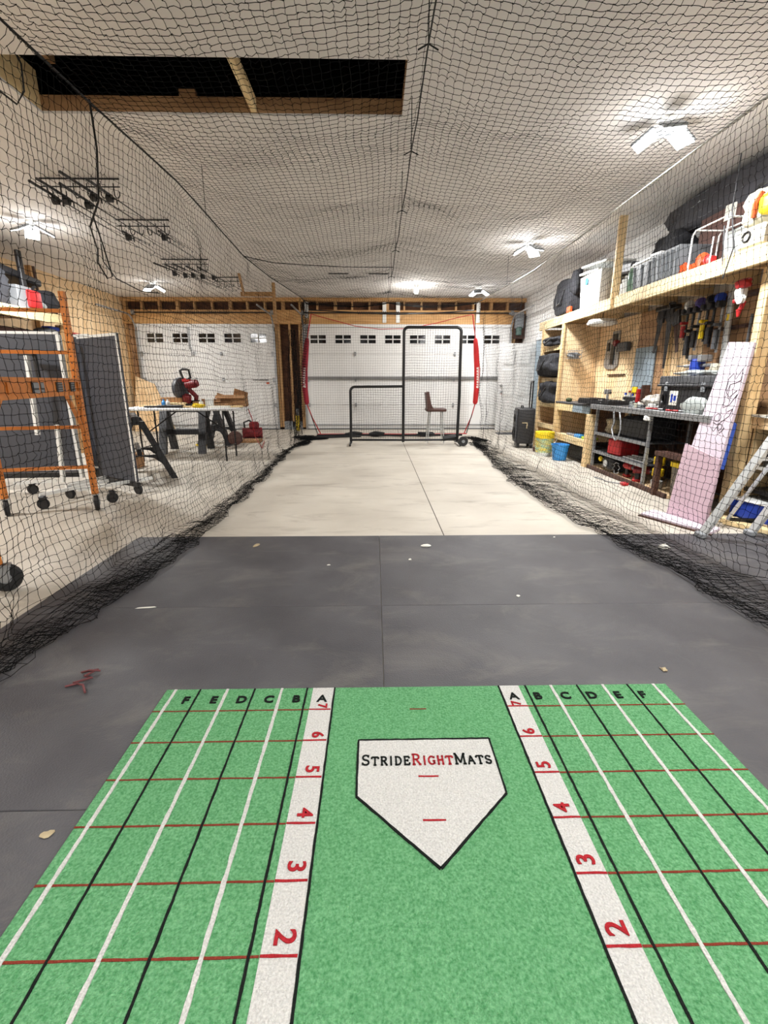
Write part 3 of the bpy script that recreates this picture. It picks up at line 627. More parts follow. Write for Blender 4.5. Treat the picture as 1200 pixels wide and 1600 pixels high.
# extra loose folds lying on the floor (the dense dark band)
def slack(side, nl=16):
    out = []
    y = np.arange(.3, 10.2, .045)
    for k in range(nl):
        a = RN.uniform(0, 1) if side < 0 else RN.uniform(0, 1)**.45
        if side < 0: o_ = interp(y, [0, 2.2, 3.0, 4.0, 6, 8, 10], [-1.70, -1.66, -1.57, -1.46, -1.46, -1.52, -1.58]); i_ = interp(y, [0, 1.7, 2.3, 3.2, 4, 6, 8, 10], [-1.51, -1.46, -1.39, -1.31, -1.32, -1.37, -1.43, -1.25])
        else: o_ = interp(y, [0, 2.0, 3.5, 5.5, 8, 10], [2.12, 2.06, 1.95, 1.90, 1.95, 2.2]); i_ = interp(y, [0, 1.9, 2.6, 3.5, 4.5, 6.5, 8, 10], [1.9, 1.86, 1.80, 1.68, 1.57, 1.62, 1.8, 2.05])
        x = o_+(i_-o_)*a+smoothnoise(1, len(y), 1, 34, .022)[0]+smoothnoise(1, len(y), 1, 110, .008)[0]
        z = .015+np.abs(smoothnoise(1, len(y), 1, 90, .016)[0])
        out.append(np.stack([x, y+RN.normal(0, .012, len(y)), z], 1))
    L = np.array(out)
    # short cross strands
    n = 36*nl; yy = RN.uniform(.4, 10, n); k0 = RN.integers(0, nl, n); k1 = RN.integers(0, nl, n); ii = np.clip(((yy-.3)/.045).astype(int), 0, L.shape[1]-2)
    P = L[k0, ii]; Q = L[k1, np.clip(ii+RN.integers(-1, 2, n), 0, L.shape[1]-1)]; M_ = (P+Q)/2+RN.normal(0, .008, (n, 3)); M_[:, 2] = np.abs(M_[:, 2])+.01
    strands('floor_folds', [L, np.stack([P, M_, Q], 1)], .0015, NETM, cage)
slack(-1, 5); slack(1, 4)
pw('ridge_rope', MB().tube([(CX, y, z+.004) for y, z in zip(ys[::6], CZs[::6])], .004, 6), ROPEB, cage)
pw('edge_rope', MB().tube([(x, y, z) for x, y, z in zip(LXs[::6], ys[::6], LZs[::6])], .006, 6), ROPEB, cage)
pw('edge_rope', MB().tube([(x, y, z) for x, y, z in zip(RXs[::6], ys[::6], RZs[::6])], .007, 6), ROPEW, cage)['label'] = 'white edge rope'
for ty in ties[1:-1]:
    pw('hanging_tie', MB().cyl((CX, ty, 2.71), (CX, ty, CEIL-.001), .003, n=5).tube([(CX-.05, ty, 2.70), (CX, ty, 2.725), (CX+.05, ty, 2.70)], .004, 5), ROPEB, cage)
for xx, zz, yy in ((2.1, 2.6, 8.1),):
    pw('hanging_tie', MB().cyl((xx, yy, zz), (xx, yy, CEIL-.001), .003, n=5), ROPEB, cage)
pw('hanging_tie', MB().cyl((-1.56, 5.0, 2.64), (-1.56, 5.0, CEIL-.001), .003, n=5), ROPEB, cage)
pw('crossing_rope', MB().tube([(-1.56, 6.3, 2.6), (-1.3, 6.7, 2.62), (-.95, 7.0, 2.66), (-.4, 7.2, 2.68), (CX, 7.3, 2.70)], .005, 5), ROPEB, cage)

# ---------------------------------------------------------------- L screen
ls_ = thing('pitching_screen', 'black tubular L-shaped pitching screen with net standing on the concrete', 'screen', (.55, 8.9, 0))
Y0 = 8.9; rr = .027
def corner(cx, cz, r, a0, a1, y=Y0): return arc((cx, y, cz), r, R(a0), R(a1), 6)
pw('tall_frame', MB().tube([(.535, Y0, .06)]+[(.53, Y0, 1.0)]+corner(.61, 2.0, .08, 180, 90)+corner(1.47, 2.0, .08, 90, 0)+[(1.55, Y0, 1.5), (1.56, Y0, .9), (1.55, Y0, .07)], rr, 10), BLKMETAL, ls_, True)
pw('low_frame', MB().tube([(.53, Y0, 1.07)]+corner(-.36, .98, .08, 90, 180)+[(-.44, Y0, .5), (-.445, Y0, .04)], rr*.9, 10), BLKMETAL, ls_, True)
pw('bottom_rail', MB().tube([(-.44, Y0, .10), (.53, Y0, .095), (1.58, Y0, .10)], rr*.75, 8), BLKMETAL, ls_, True)
for xx in (-.45, 1.57):
    pw('foot_bar', MB().tube([(xx, Y0-.28, .03), (xx, Y0, .06), (xx, Y0+.35, .03)], .02, 8), BLKMETAL, ls_, True)
wh = pw('wheel', MB().lathe([(.045, -.025), (.085, -.025), (.09, -.01), (.09, .01), (.085, .025), (.045, .025)], (1.63, Y0-.2, .092), 20, rot=(PI/2, 0, 0)), RUBW, ls_, True)
sub('hub_cap', MB().cyl((1.63-.55, -.2-.03, .092), (1.63-.55, -.2+.03, .092), .03, n=12), GREYP, wh)
pw('rail_pad', MB().tube([(1.28, Y0-.02, .12), (1.52, Y0-.02, .16)], .05, 8), BLKMETAL, ls_, True)
def flat_net(name, xs, zs, y, cell, parent, rad=.0016, mask=None, sagy=.05, ref=(0, 1, .1)):
    nx = int((xs[1]-xs[0])/cell)+1; nz = int((zs[1]-zs[0])/cell)+1
    X, Z = np.meshgrid(np.linspace(*xs, nx), np.linspace(*zs, nz), indexing='ij')
    u = np.linspace(0, 1, nx)[:, None]; v = np.linspace(0, 1, nz)[None]
    Yg = y+sagy*np.sin(PI*u)*np.sin(PI*v)+smoothnoise(nx, nz, 5, 5, .006); G = np.stack([X+smoothnoise(nx, nz, 6, 6, .004), Yg, Z+smoothnoise(nx, nz, 6, 6, .006)], 2)
    _, l = weave(G, .0012, .0015, fine=False); return strands(name, l, rad, NETM, parent, ref=ref)
flat_net('screen_net', (.545, 1.545), (.1, 2.07), Y0, .045, ls_, .0018, sagy=.06)
flat_net('screen_net', (-.43, .525), (.1, 1.05), Y0, .045, ls_, .0018, sagy=.06)

# ---------------------------------------------------------------- bow net rebounder behind the L screen
bn = thing('bow_net', 'large freestanding sports net with red sleeved bow poles before the double door', 'sports net', (.35, 10.5, 0))
for sx, xs_ in ((-1, [-1.19, -1.36, -1.46, -1.50, -1.47, -1.40, -1.30]), (1, [1.98, 2.12, 2.19, 2.215, 2.19, 2.13, 2.05])):
    zs_ = [.05, .40, .68, 1.1, 1.55, 2.03, 2.50]
    col = REDF if sx > 0 else mat('crimson_fabric', (150, 24, 44), .75)
    pw('bow_pole', MB().tube([(x, 10.5, z) for x, z in zip(xs_, zs_)], .012, 8), RED, bn, True)
    xi = lambda z: float(np.interp(z, zs_, xs_))
    sl = [(.68, .032), (.72, .052), (1.0, .06), (1.4, .062), (1.8, .058), (1.98, .045), (2.03, .03)]
    so = pw('pole_sleeve', MB().tube([(xi(z), 10.5, z) for z, _ in sl], [r for _, r in sl], 12), col, bn, True)
    so['label'] = 'bright red sleeve with white lettering' if sx > 0 else 'crimson sleeve with white lettering'
    pw('guy_cord', MB().tube([(xi(2.05)+.0, 10.52, 2.05), (xi(2.5)-.06*sx*-1, 10.52, 2.55)], .007, 5).tube([(xi(.68), 10.52, .68), ((-1.25 if sx < 0 else 2.02), 10.45, .05)], .009, 5), ROPEB, bn)
    # unreadable white brand lettering running up the sleeve: slanted blocks
    zz = 1.02 if sx > 0 else 1.03; hs = [.05, .035, .06, .04, .05, .045, .06, .05] if sx > 0 else [.07, .05, .035, .05, .035, .05, .04, .035]
    for h_ in hs:
        c = (xi(zz)+.004, 10.437, zz+h_/2)
        m = MB().prism([(c[0]-.026, c[1], c[2]-h_*.38), (c[0]+.022, c[1], c[2]-h_*.5), (c[0]+.026, c[1], c[2]-h_*.12), (c[0]-.004, c[1], c[2]+.0), (c[0]+.026, c[1], c[2]+h_*.25), (c[0]+.02, c[1], c[2]+h_*.45), (c[0]-.028, c[1], c[2]+h_*.34)], (0, .012, 0))
        ob = obj('printed_letter', m.shift(-bn.location), TXTW, so); zz += h_+.006
pw('base_rod', MB().tube([(-1.25, 10.45, .04), (-.3, 10.42, .05), (.9, 10.45, .04), (2.03, 10.45, .05)], .012, 8), RED, bn, True)
pw('base_rod', MB().tube([(-1.25, 10.3, .03), (-.55, 10.25, .05), (.5, 10.3, .03), (1.9, 10.3, .04)], .022, 8), ROPEB, bn, True)
pw('base_rod', MB().tube([(-1.6, 10.05, .02), (-.9, 10.0, .03), (-.3, 10.2, .03)], .02, 8), ROPEB, bn, True)
pw('top_cord', MB().tube([(-1.3, 10.5, 2.50), (-1.0, 10.5, 2.42), (-.4, 10.5, 2.27), (.1, 10.5, 2.21), (.7, 10.5, 2.22), (1.3, 10.5, 2.33), (1.75, 10.5, 2.44), (2.05, 10.5, 2.50)], .008, 6), RED, bn, True)
pw('top_rod', MB().tube([(-1.35, 10.52, 2.58), (-.3, 10.52, 2.53), (.5, 10.52, 2.50), (1.3, 10.52, 2.53), (2.08, 10.52, 2.58)], .012, 6), ROPEB, bn, True)
flat_net('target_net', (-1.30, 2.05), (.06, 2.5), 10.5, .05, bn, .0014, sagy=.12)
for kx in (-.45, .05, 1.1):
    pw('cord_bundle', MB().blob((kx, 10.3, .06), (.35, .14, .09), seed=int(kx*10), noise=.2), ROPEB, bn, True)

# gathered net at the far left corner, and crumpled net on the floor there
G_ = []
for k in range(34):
    a = RN.uniform(0, 2*PI); r_ = RN.uniform(.02, .16); z = np.linspace(2.2, .03, 44)
    G_.append(np.stack([-1.72+r_*math.cos(a)*(.5+.6*(1-z/2.3))+smoothnoise(1, 44, 1, 8, .02)[0], 10.6+r_*math.sin(a)+smoothnoise(1, 44, 1, 8, .02)[0], z], 1))
strands('gathered_net', [np.array(G_)], .0028, NETM, cage)
def heap(cx, cy, sx, sy, n, seed, rot=0, name='net_heap'):
    r = np.random.default_rng(seed); out = []
    for k in range(n):
        t = np.linspace(0, 2*PI*r.uniform(.7, 2.0), 40); a = r.uniform(0, 6, 4)
        x = sx*(.7*np.cos(t*1.0+a[0])+.35*np.sin(2.3*t+a[1]))*r.uniform(.4, 1); y = sy*(.7*np.sin(t+a[2])+.35*np.cos(1.7*t+a[3]))*r.uniform(.4, 1)
        z = .012+np.abs(.03*np.sin(3*t+a[1]))*r.uniform(.2, 1)
        out.append(np.stack([cx+x*math.cos(rot)-y*math.sin(rot), cy+x*math.sin(rot)+y*math.cos(rot), z], 1))
    strands(name, [np.array(out)], .0035, NETM, cage)
heap(-1.45, 10.1, .30, .25, 26, 1); heap(-1.25, 9.75, .35, .10, 18, 2, .25); heap(-1.35, 9.1, .14, .4, 18, 5, -.1)
heap(2.1, 9.7, .16, .5, 12, 3, .2); heap(1.9, 8.6, .12, .6, 9, 4)

# ---------------------------------------------------------------- bar stool
t = thing('bar_stool', 'brown leather bar stool with pale metal legs behind the L-shaped screen', 'stool', (1.18, 9.3, 0))
obj('seat', MB().box((0, 0, .63), (.38, .38, .06), bev=.025, seg=3), BRNL, t, True)
m = MB(); prof = [(-.17, .62), (-.205, .95), (-.15, .97), (-.11, .75), (-.06, .655), (-.1, .62)]
m.prism([(x, -.18, z) for x, z in prof], (0, .36, 0)); obj('backrest', m, BRNL, t)
for sx, sy in ((-1, -1), (-1, 1), (1, -1), (1, 1)):
    obj('leg', MB().cyl((sx*.12, sy*.12, .60), (sx*.155, sy*.16, 0), .012, n=8), ALU, t, True)
obj('foot_ring', MB().tube([(-.145, -.145, .26), (.145, -.145, .26), (.145, .145, .26), (-.145, .145, .26)], .009, 6, closed=True), ALU, t)
# yellow/black canister leaning near the studs
t = thing('hand_pump', 'yellow and silver hand pump standing by the studs between the garage doors', 'pump', (-1.86, 11.6, 0))
obj('barrel', MB().cyl((0, 0, .0), (.0, .05, .36), .045, n=14), YEL, t, True)
obj('shaft', MB().cyl((0, .05, .36), (0, .07, .52), .03, n=12), ALU, t, True)
obj('handle', MB().box((0, .07, .53), (.12, .03, .03), bev=.01), BLACK, t)

# ---------------------------------------------------------------- rolling speaker box, buckets
t = thing('rolling_speaker', 'black rolling loudspeaker box with raised handle beside the white door', 'speaker', (2.70, 8.6, 0), R(-8))
obj('cabinet', MB().box((0, 0, .39), (.30, .42, .62), bev=.03, seg=3), BLACK, t, True)
obj('grille', MB().box((-.155, 0, .38), (.02, .36, .54), bev=.02, seg=2), DKGREY, t, True)
obj('side_ring', MB().lathe([(.10, 0), (.115, .012), (.09, .02), (.06, .006)], (-.165, 0, .26), 20, rot=(0, -PI/2, 0)), BLKMETAL, t, True)
obj('side_ring', MB().lathe([(.06, 0), (.075, .012), (.05, .02), (.03, .006)], (-.165, 0, .52), 20, rot=(0, -PI/2, 0)), BLKMETAL, t, True)
obj('latch', MB().box((-.02, -.214, .45), (.09, .012, .018)).box((.02, -.214, .40), (.018, .012, .09)), TAN, t)
obj('carry_handle', MB().tube([(-.05, -.1, .70), (-.05, -.1, .735), (-.05, .1, .735), (-.05, .1, .70)], .012, 6), BLACK, t, True)
hp = obj('telescopic_handle', MB().cyl((.09, -.12, .68), (.09, -.12, 1.14), .012, n=8).cyl((.09, .1, .68), (.09, .1, 1.14), .012, n=8).box((.09, -.01, 1.15), (.03, .26, .035), bev=.01), BLKMETAL, t)
for sy in (-1, 1): obj('wheel', MB().cyl((.10, sy*.17, .05), (.14, sy*.17, .05), .05, n=16), RUBW, t, True)
obj('foot', MB().box((-.1, 0, .05), (.05, .3, .07)), BLACK, t)
solo('wooden_block', MB().box((2.80, 8.02, .035), (.16, .10, .07), rot=(0, 0, .2), bev=.01), BRNL, 'small brown wooden block on the floor in front of the speaker box', 'block', loc=(2.80, 8.02, 0))

t = thing('plastic_pail', 'white pail with yellow lid and yellow-teal label on the floor by the cubby shelves', 'bucket', (2.72, 7.55, 0))
obj('pail_body', MB().lathe([(.115, 0), (.12, .01), (.14, .30), (.14, .31)], n=24), WHTM, t, True)
obj('pail_label', MB().lathe([(.1265, .06), (.1335, .15), (.1375, .21), (.1415, .29), (.136, .29), (.13, .15), (.12, .06)], n=24), mat('pail_print', (238, 208, 60), .5, rgb2=(150, 205, 195), scale=9, stretch=(1, 1, 2)), t, True)
obj('pail_lid', MB().lathe([(.142, .285), (.15, .285), (.152, .36), (.146, .385), (.12, .385), (0, .38)], n=24), YEL, t, True)
obj('wire_handle', MB().tube([(.15*math.cos(a), -.15*abs(math.sin(a))*.35-.12, .30-.12*math.sin(a)) for a in [k*PI/10 for k in range(11)]], .004, 5), GREYM, t)
t = thing('blue_bucket', 'small sky blue open bucket on the floor beside the yellow-lidded pail', 'bucket', (2.82, 7.12, 0))
obj('bucket_body', MB().lathe([(.0, .0), (.095, 0), (.10, .01), (.128, .22), (.138, .225), (.138, .24), (.122, .24), (.09, .02), (0, .02)], n=24), SKYB, t, True)

# ---------------------------------------------------------------- cubby tower
ct = thing('cubby_shelves', 'tall narrow timber cubby shelves in front of the white right wall', 'shelving', (3.28, 8.25, 0))
def ctp(name, x0, x1, y0, y1, z0, z1, m_=PINEZ): return pw(name, MB().bb(x0, x1, y0, y1, z0, z1, bev=.002), m_, ct)
TY0, TY1 = 7.80, 8.72
ctp('side_panel', 2.98, 3.58, TY0, TY0+.02, 0, 2.02, PLY); ctp('side_panel', 2.98, 3.58, TY1-.02, TY1, 0, 2.02, PLY)
ctp('back_panel', 3.575, 3.59, TY0, TY1, 0, 2.02, PLYD)
for x0 in (2.96,):
    for y0 in (TY0-.02, TY1-.03): ctp('front_post', x0-.02, x0+.02, y0, y0+.05, 0, 2.02)
for z in (1.72, 1.21, .80, .44, .06):
    ctp('shelf_board', 3.0, 3.57, TY0+.022, TY1-.022, z-.02, z, PLY); ctp('shelf_edge', 2.98, 3.0, TY0+.03, TY1-.03, z-.07, z+.005, PINEY)
def bag(name, c, d, m_, label, cat='bag', seed=0, noise=.10, rot=None, sq=.55, strap=True, group=None):
    t = thing(name, label, cat, (c[0], c[1], c[2]-d[2]/2), 0, group)
    obj('bag_body', MB().blob((0, 0, d[2]/2), d, rot, noise, seed, 4, sq), m_, t, True)
    if strap: obj('strap', MB().tube([(-d[0]*.52, -d[1]*.2, d[2]*.7), (-d[0]*.6, -d[1]*.1, d[2]*.35), (-d[0]*.58, d[1]*.12, d[2]*.3), (-d[0]*.5, d[1]*.2, d[2]*.75)], .012, 6), BLACK, t)
    return t
bag('helmet_bag', (3.14, 8.25, 1.80), (.50, .74, .15), FABRIC, 'flat black bag on the top cubby under the high shelf', seed=3)
bag('equipment_bag', (3.09, 8.25, 1.41), (.56, .78, .40), FABRIC, 'bulging black bag in the second cubby', seed=5)
bag('equipment_bag', (3.12, 8.25, .985), (.50, .76, .36), FABRIC, 'drooping black bag in the third cubby, above the red cloth', seed=9)
solo('red_cloth', MB().blob((3.12, 8.05, .835), (.26, .34, .06), noise=.15, seed=2), REDF, 'folded red cloth poking out below the lowest black bag', 'cloth', smooth=True, loc=(3.12, 8.05, .80))
solo('red_canister', MB().lathe([(0, 0), (.09, 0), (.10, .02), (.10, .24), (.07, .28), (.03, .30), (0, .3)], (3.15, 8.1, .44), 20), DKRED, 'dark red canister in the cubby below the red cloth', 'canister', smooth=True, loc=(3.15, 8.1, .44))
solo('yellow_green_box', MB().box((3.16, 7.895, 1.36), (.22, .05, .24), bev=.01), mat('lime', (190, 220, 60), .6), 'lime green flat box beside the bag in the second cubby', 'box', loc=(3.16, 7.895, 1.21))

# ---------------------------------------------------------------- high shelf on the right
hs = thing('high_shelf', 'long timber high shelf running above the workbenches on the right', 'shelf', (3.28, 5, 2.03))
pw('front_beam', MB().bb(2.955, 2.995, .2, 8.95, 2.025, 2.16, bev=.003), PINEY, hs)
for k in range(7):
    y0 = .2+k*1.25; pw('shelf_panel', MB().bb(2.995, 3.595, y0+.002, min(y0+1.248, 8.95), 2.145, 2.163), PLYD, hs)
for k in range(14): pw('joist', MB().bb(2.995, 3.595, .4+k*.62, .44+k*.62, 2.03, 2.144), PINE, hs)
pw('hanger_post', MB().bb(2.93, 3.02, 6.26, 6.30, 2.03, CEIL), PINEZ, hs)
pw('hanger_post', MB().bb(3.35, 3.43, 8.88, 8.92, 2.16, 2.75), PINEZ, hs)
pw('hanger_post', MB().bb(2.955, 3.0, 8.6, 8.64, 0.0+2.02, 2.03), PINEZ, hs)
post = thing('support_post', 'thick square timber post holding up the high shelf near the stepladder', 'post', (3.15, 4.02, 0))
obj('post', MB().box((0, 0, 1.0125), (.11, .09, 2.025), bev=.004), PINEZ, post)
# tool wall of plywood sheets
tw = thing('tool_wall', 'plywood tool wall behind the workbenches on the right', 'wall panel', (3.54, 5.8, .8))
for i, (y0, y1, m_) in enumerate(((6.62, 7.78, PLY), (5.90, 6.615, PLYD), (5.28, 5.895, PLY), (4.05, 5.275, PLYD), (2.0, 4.045, PLY))):
    pw('plywood_sheet', MB().bb(3.535-(.01 if m_ is PLYD else 0), 3.565, y0, y1, .0 if i > 3 else .5, 2.02), m_, tw)
for y0 in (7.74, 6.59, 5.86, 4.6): pw('wall_stud', MB().bb(3.50, 3.535, y0, y0+.04, .9, 2.02), PINEZ, tw) if y0 == 5.86 else None

# ---------------------------------------------------------------- workbench one (timber, left)
b1 = thing('small_workbench', 'timber workbench with lower shelf next to the cubby shelves', 'workbench', (3.22, 7.15, 0))
def b1p(name, x0, x1, y0, y1, z0, z1, m_): return pw(name, MB().bb(x0, x1, y0, y1, z0, z1, bev=.003), m_, b1)
b1p('worktop', 2.93, 3.53, 6.46, 7.78, .825, .85, DKGREY)
b1p('apron', 2.935, 2.965, 6.55, 7.1, .72, .822, LBLUE); b1p('apron', 2.935, 2.965, 7.1, 7.78, .72, .822, PINEY)
b1p('leg', 2.915, 3.005, 6.46, 6.56, 0, .72, PINEZ); b1p('leg', 2.93, 3.02, 7.69, 7.77, 0, .72, PINEZ)
b1p('leg', 3.44, 3.53, 6.46, 6.54, 0, .82, PINEZ); b1p('leg', 3.44, 3.53, 7.69, 7.77, 0, .82, PINEZ)
b1p('lower_shelf', 2.96, 3.5, 6.56, 7.69, .335, .355, PLY); b1p('shelf_edge', 2.93, 2.96, 6.56, 7.69, .26, .36, PINEY)
b1p('back_panel', 3.50, 3.53, 6.54, 7.69, .0, .82, DKOSB)
# workbench two (long dark top)
b2 = thing('long_workbench', 'long workbench with grey metal-edged top covered in clutter', 'workbench', (3.22, 5.25, 0))
def b2p(name, x0, x1, y0, y1, z0, z1, m_): return pw(name, MB().bb(x0, x1, y0, y1, z0, z1, bev=.002), m_, b2)
b2p('worktop', 2.93, 3.53, 4.10, 6.455, .835, .86, DKGREY); b2p('metal_edge', 2.91, 2.93, 4.10, 6.455, .80, .862, GREYM)
b2p('back_panel', 3.50, 3.53, 4.12, 6.44, .05, .83, DKOSB); b2p('kick_board', 2.93, 2.96, 4.6, 6.42, .0, .05, BROWNW)
b2p('base_board', 2.96, 3.50, 4.6, 6.42, .0, .035, PLY)
for y0 in (5.4, 4.7): b2p('back_stud', 3.46, 3.50, y0, y0+.08, .05, .83, BROWNW)
# metal rack beneath
rk = thing('metal_rack', 'grey metal shelving rack under the long workbench', 'rack', (3.2, 5.75, 0))
for xx in (2.96, 3.40):
    for yy in (6.34, 5.08): pw('upright', MB().bb(xx, xx+.03, yy, yy+.03, .036, .80), GREYM, rk)
for z in (.50, .26):
    pw('rack_shelf', MB().bb(2.965, 3.425, 5.1, 6.35, z-.01, z), DKGREY, rk); pw('shelf_lip', MB().bb(2.955, 2.965, 5.1, 6.35, z-.03, z+.005), GREYM, rk)
# dark low table
lt = thing('low_table', 'dark brown wooden low table under the long workbench', 'table', (3.15, 4.5, 0))
pw('tabletop', MB().bb(2.90, 3.44, 4.15, 4.82, .42, .46), BROWNW, lt)
for xx in (2.91, 3.38):
    for yy in (4.76, 4.16): pw('leg', MB().bb(xx, xx+.05, yy, yy+.05, .04 if xx > 3 or yy < 4.5 else 0, .42), BROWNW, lt)
# things on / under benches
Z1 = .86; ZB1 = .85
def bx(name, c, d, m_, label, cat='box', rz=0, bev=.006, group=None, lid=None):
    """c = centre of base"""
    t = thing(name, label, cat, c, rz, group)
    obj('box_body', MB().box((0, 0, d[2]/2), d, bev=bev), m_, t)
    if lid: obj('lid', MB().box((0, 0, d[2]+.01), (d[0]*1.05, d[1]*1.04, .03), bev=.006), lid, t)
    return t
# big tool box
t = thing('tool_box', 'large black plastic tool box on the long workbench with a white sticker', 'tool box', (3.18, 4.66, Z1))
obj('box_body', MB().box((0, 0, .125), (.36, .80, .25), bev=.02, seg=2), BLACK, t); obj('lid', MB().box((0, 0, .30), (.38, .84, .09), bev=.015, seg=2), DKGREY, t)
obj('lid_rim', MB().box((0, 0, .252), (.40, .86, .022), bev=.005), BLACK, t)
obj('sticker', MB().box((-.183, .15, .13), (.004, .13, .14)).box((-.1855, .15, .13), (.001, .12, .13)), PAPER, t)
obj('sticker_print', MB().box((-.187, .17, .13), (.002, .03, .08)).box((-.187, .12, .13), (.002, .04, .05)), BLUE, t)
for yy in (.28, -.28): obj('latch', MB().box((-.19, yy, .24), (.02, .05, .09), bev=.006), GREYP, t)
obj('side_handle', MB().lathe([(.03, 0), (.042, .01), (.03, .014), (.024, 0)], (-.182, .31, .12), 14, rot=(0, -PI/2, 0), sc=(1.6, 1, 1)), BLKMETAL, t)
solo('plastic_sheet', MB().blob((3.18, 4.75, 1.225), (.26, .5, .06), noise=.2, seed=4), CLEAR, 'crumpled clear plastic lying on top of the black tool box', 'plastic sheet', smooth=True, loc=(3.18, 4.75, 1.20))
solo('plastic_bag', MB().blob((2.965, 4.42, .92), (.07, .34, .16), noise=.15, seed=6), CLEAR, 'crinkled clear plastic bag leaning on the front of the tool box', 'bag', smooth=True, loc=(2.96, 4.42, Z1))
# vise
t = thing('bench_vise', 'blue bench vise standing behind the tool box', 'vise', (3.38, 5.10, Z1))
obj('stand', MB().box((0, 0, .16), (.14, .16, .32), bev=.01), BLACK, t); obj('body', MB().box((0, 0, .42), (.10, .12, .2), bev=.02, seg=2), BLUE, t); obj('jaw', MB().box((0, -.10, .52), (.13, .06, .07), bev=.008).box((0, .06, .53), (.13, .05, .06), bev=.008), GREYM, t)
obj('screw', MB().cyl((0, -.25, .45), (0, .2, .45), .018, n=10).cyl((-.09, .2, .45), (.09, .2, .45), .008, n=6), GREYM, t)
solo('cream_drill', MB().blob((3.36, 4.75, 1.27), (.14, .12, .1), noise=.1, seed=1).cyl((3.36, 4.75, 1.2), (3.36, 4.75, 1.27), .03), CREAM, 'small cream power tool lying behind the pink foam board top', 'power tool', smooth=True, loc=(3.36, 4.75, 1.2))
# heap of white bits and bags on the bench
def clutter(cx, cy, z, sx, sy, n, seed, prefix):
    r = random.Random(seed); pal = [(WHTM, 'white'), (PAPER, 'off-white'), (GREYP, 'grey'), (CLEAR, 'clear'), (BLACK, 'black'), (CREAM, 'cream')]
    combos = [(p, k) for p in pal for k in range(3)]; r.shuffle(combos)
    for i, ((m_, cn), kk) in enumerate(combos[:n]):
        x = cx+r.uniform(-sx, sx); y = cy+r.uniform(-sy, sy); d = (r.uniform(.03, .08), r.uniform(.04, .1), r.uniform(.02, .06))
        if kk == 0: mb = MB().box((x, y, z+d[2]/2), d, rot=(0, 0, r.uniform(0, 3)), bev=.004)
        elif kk == 1: mb = MB().blob((x, y, z+d[2]*.5), (d[0]*1.3, d[1]*1.3, d[2]), noise=.25, seed=i, sub=2)
        else: mb = MB().lathe([(d[0]*.38, 0), (d[0]*.42, d[2]*1.2), (d[0]*.3, d[2]*1.25)], (x, y, z), 12)
        kind = ['box', 'wrapper', 'pot'][kk]
        solo(['small_box', 'crumpled_wrapper', 'plastic_pot'][kk], mb, m_, f'{cn} small {kind} {prefix}', kind, f'clutter {prefix}', loc=(x, y, z))
clutter(3.14, 5.52, Z1, .14, .33, 18, 11, 'left of the black tool box on the long workbench')
clutter(3.36, 6.0, Z1, .10, .35, 11, 12, 'at the back of the long workbench below the grey board')
bag('white_bag', (3.2, 5.42, Z1+.075), (.24, .28, .15), mat('white_bag_plastic', (205, 200, 190), .5, var=.12, scale=30, bump=.5), 'crumpled white and tan bag just left of the black tool box', seed=12, noise=.14, strap=False)
for i, (x, y, a) in enumerate(((2.98, 5.02, .3), (2.99, 4.88, -.4), (2.97, 4.66, .2))):
    t = thing('red_pliers', f'{["red-handled pliers lying left of the tool box","red-handled pliers lying in front of the tool box sticker","red clamp lying at the bench edge by the plastic bag"][i]}', 'tool', (x, y, Z1), a)
    obj('handle', MB().tube([(0, 0, .012), (.01, .07, .014), (-.008, .14, .012)], .008, 6).tube([(.02, 0, .012), (.03, .07, .014), (.04, .13, .012)], .008, 6), RED, t); obj('jaw', MB().box((.01, -.03, .012), (.025, .06, .016), bev=.005), GREYM, t)
# bench top left: black tray with parts, small vise, books
t = thing('parts_tray', 'shallow black tray of loose parts at the left end of the long workbench', 'tray', (3.09, 6.45, Z1), R(8))
obj('tray', MB().box((0, 0, .008), (.34, .70, .012)).box((-.165, 0, .03), (.012, .70, .05)).box((.165, 0, .03), (.012, .70, .05)).box((0, -.345, .03), (.34, .012, .05)).box((0, .345, .03), (.34, .012, .05)), BLACK, t)
m = MB(); r_ = random.Random(5)
for k in range(60): m.box((r_.uniform(-.15, .15), r_.uniform(-.32, .32), .02+r_.uniform(0, .02)), (r_.uniform(.01, .05), r_.uniform(.01, .05), .012), rot=(r_.uniform(-.3, .3), r_.uniform(-.3, .3), r_.uniform(0, 3)))
obj('loose_parts', m, mat('mixed_parts', (190, 190, 190), .5, rgb2=(60, 60, 62), scale=20), t)['kind'] = 'stuff'
bx('black_case', (3.22, 7.12, ZB1), (.25, .34, .07), BLACK, 'flat black case on the timber workbench', 'case')
solo('small_dark_ball', MB().blob((3.0, 7.42, ZB1+.03), (.09, .09, .06), noise=.1, sub=2), mat('olive', (60, 70, 36), .7), 'small dark green lump on the timber workbench', 'ball', smooth=True, loc=(3.0, 7.42, ZB1))
t = thing('small_vise', 'small silver vise on the back of the timber workbench', 'vise', (3.38, 6.98, ZB1))
obj('base', MB().lathe([(.05, 0), (.05, .02), (.02, .04), (.02, .12)], n=14), GREYM, t, True); obj('jaw', MB().box((0, -.03, .16), (.06, .04, .07), bev=.006).box((0, .04, .16), (.06, .04, .07), bev=.006), GREYM, t); obj('screw', MB().cyl((0, -.1, .15), (0, .12, .15), .008, n=8), BLKMETAL, t)
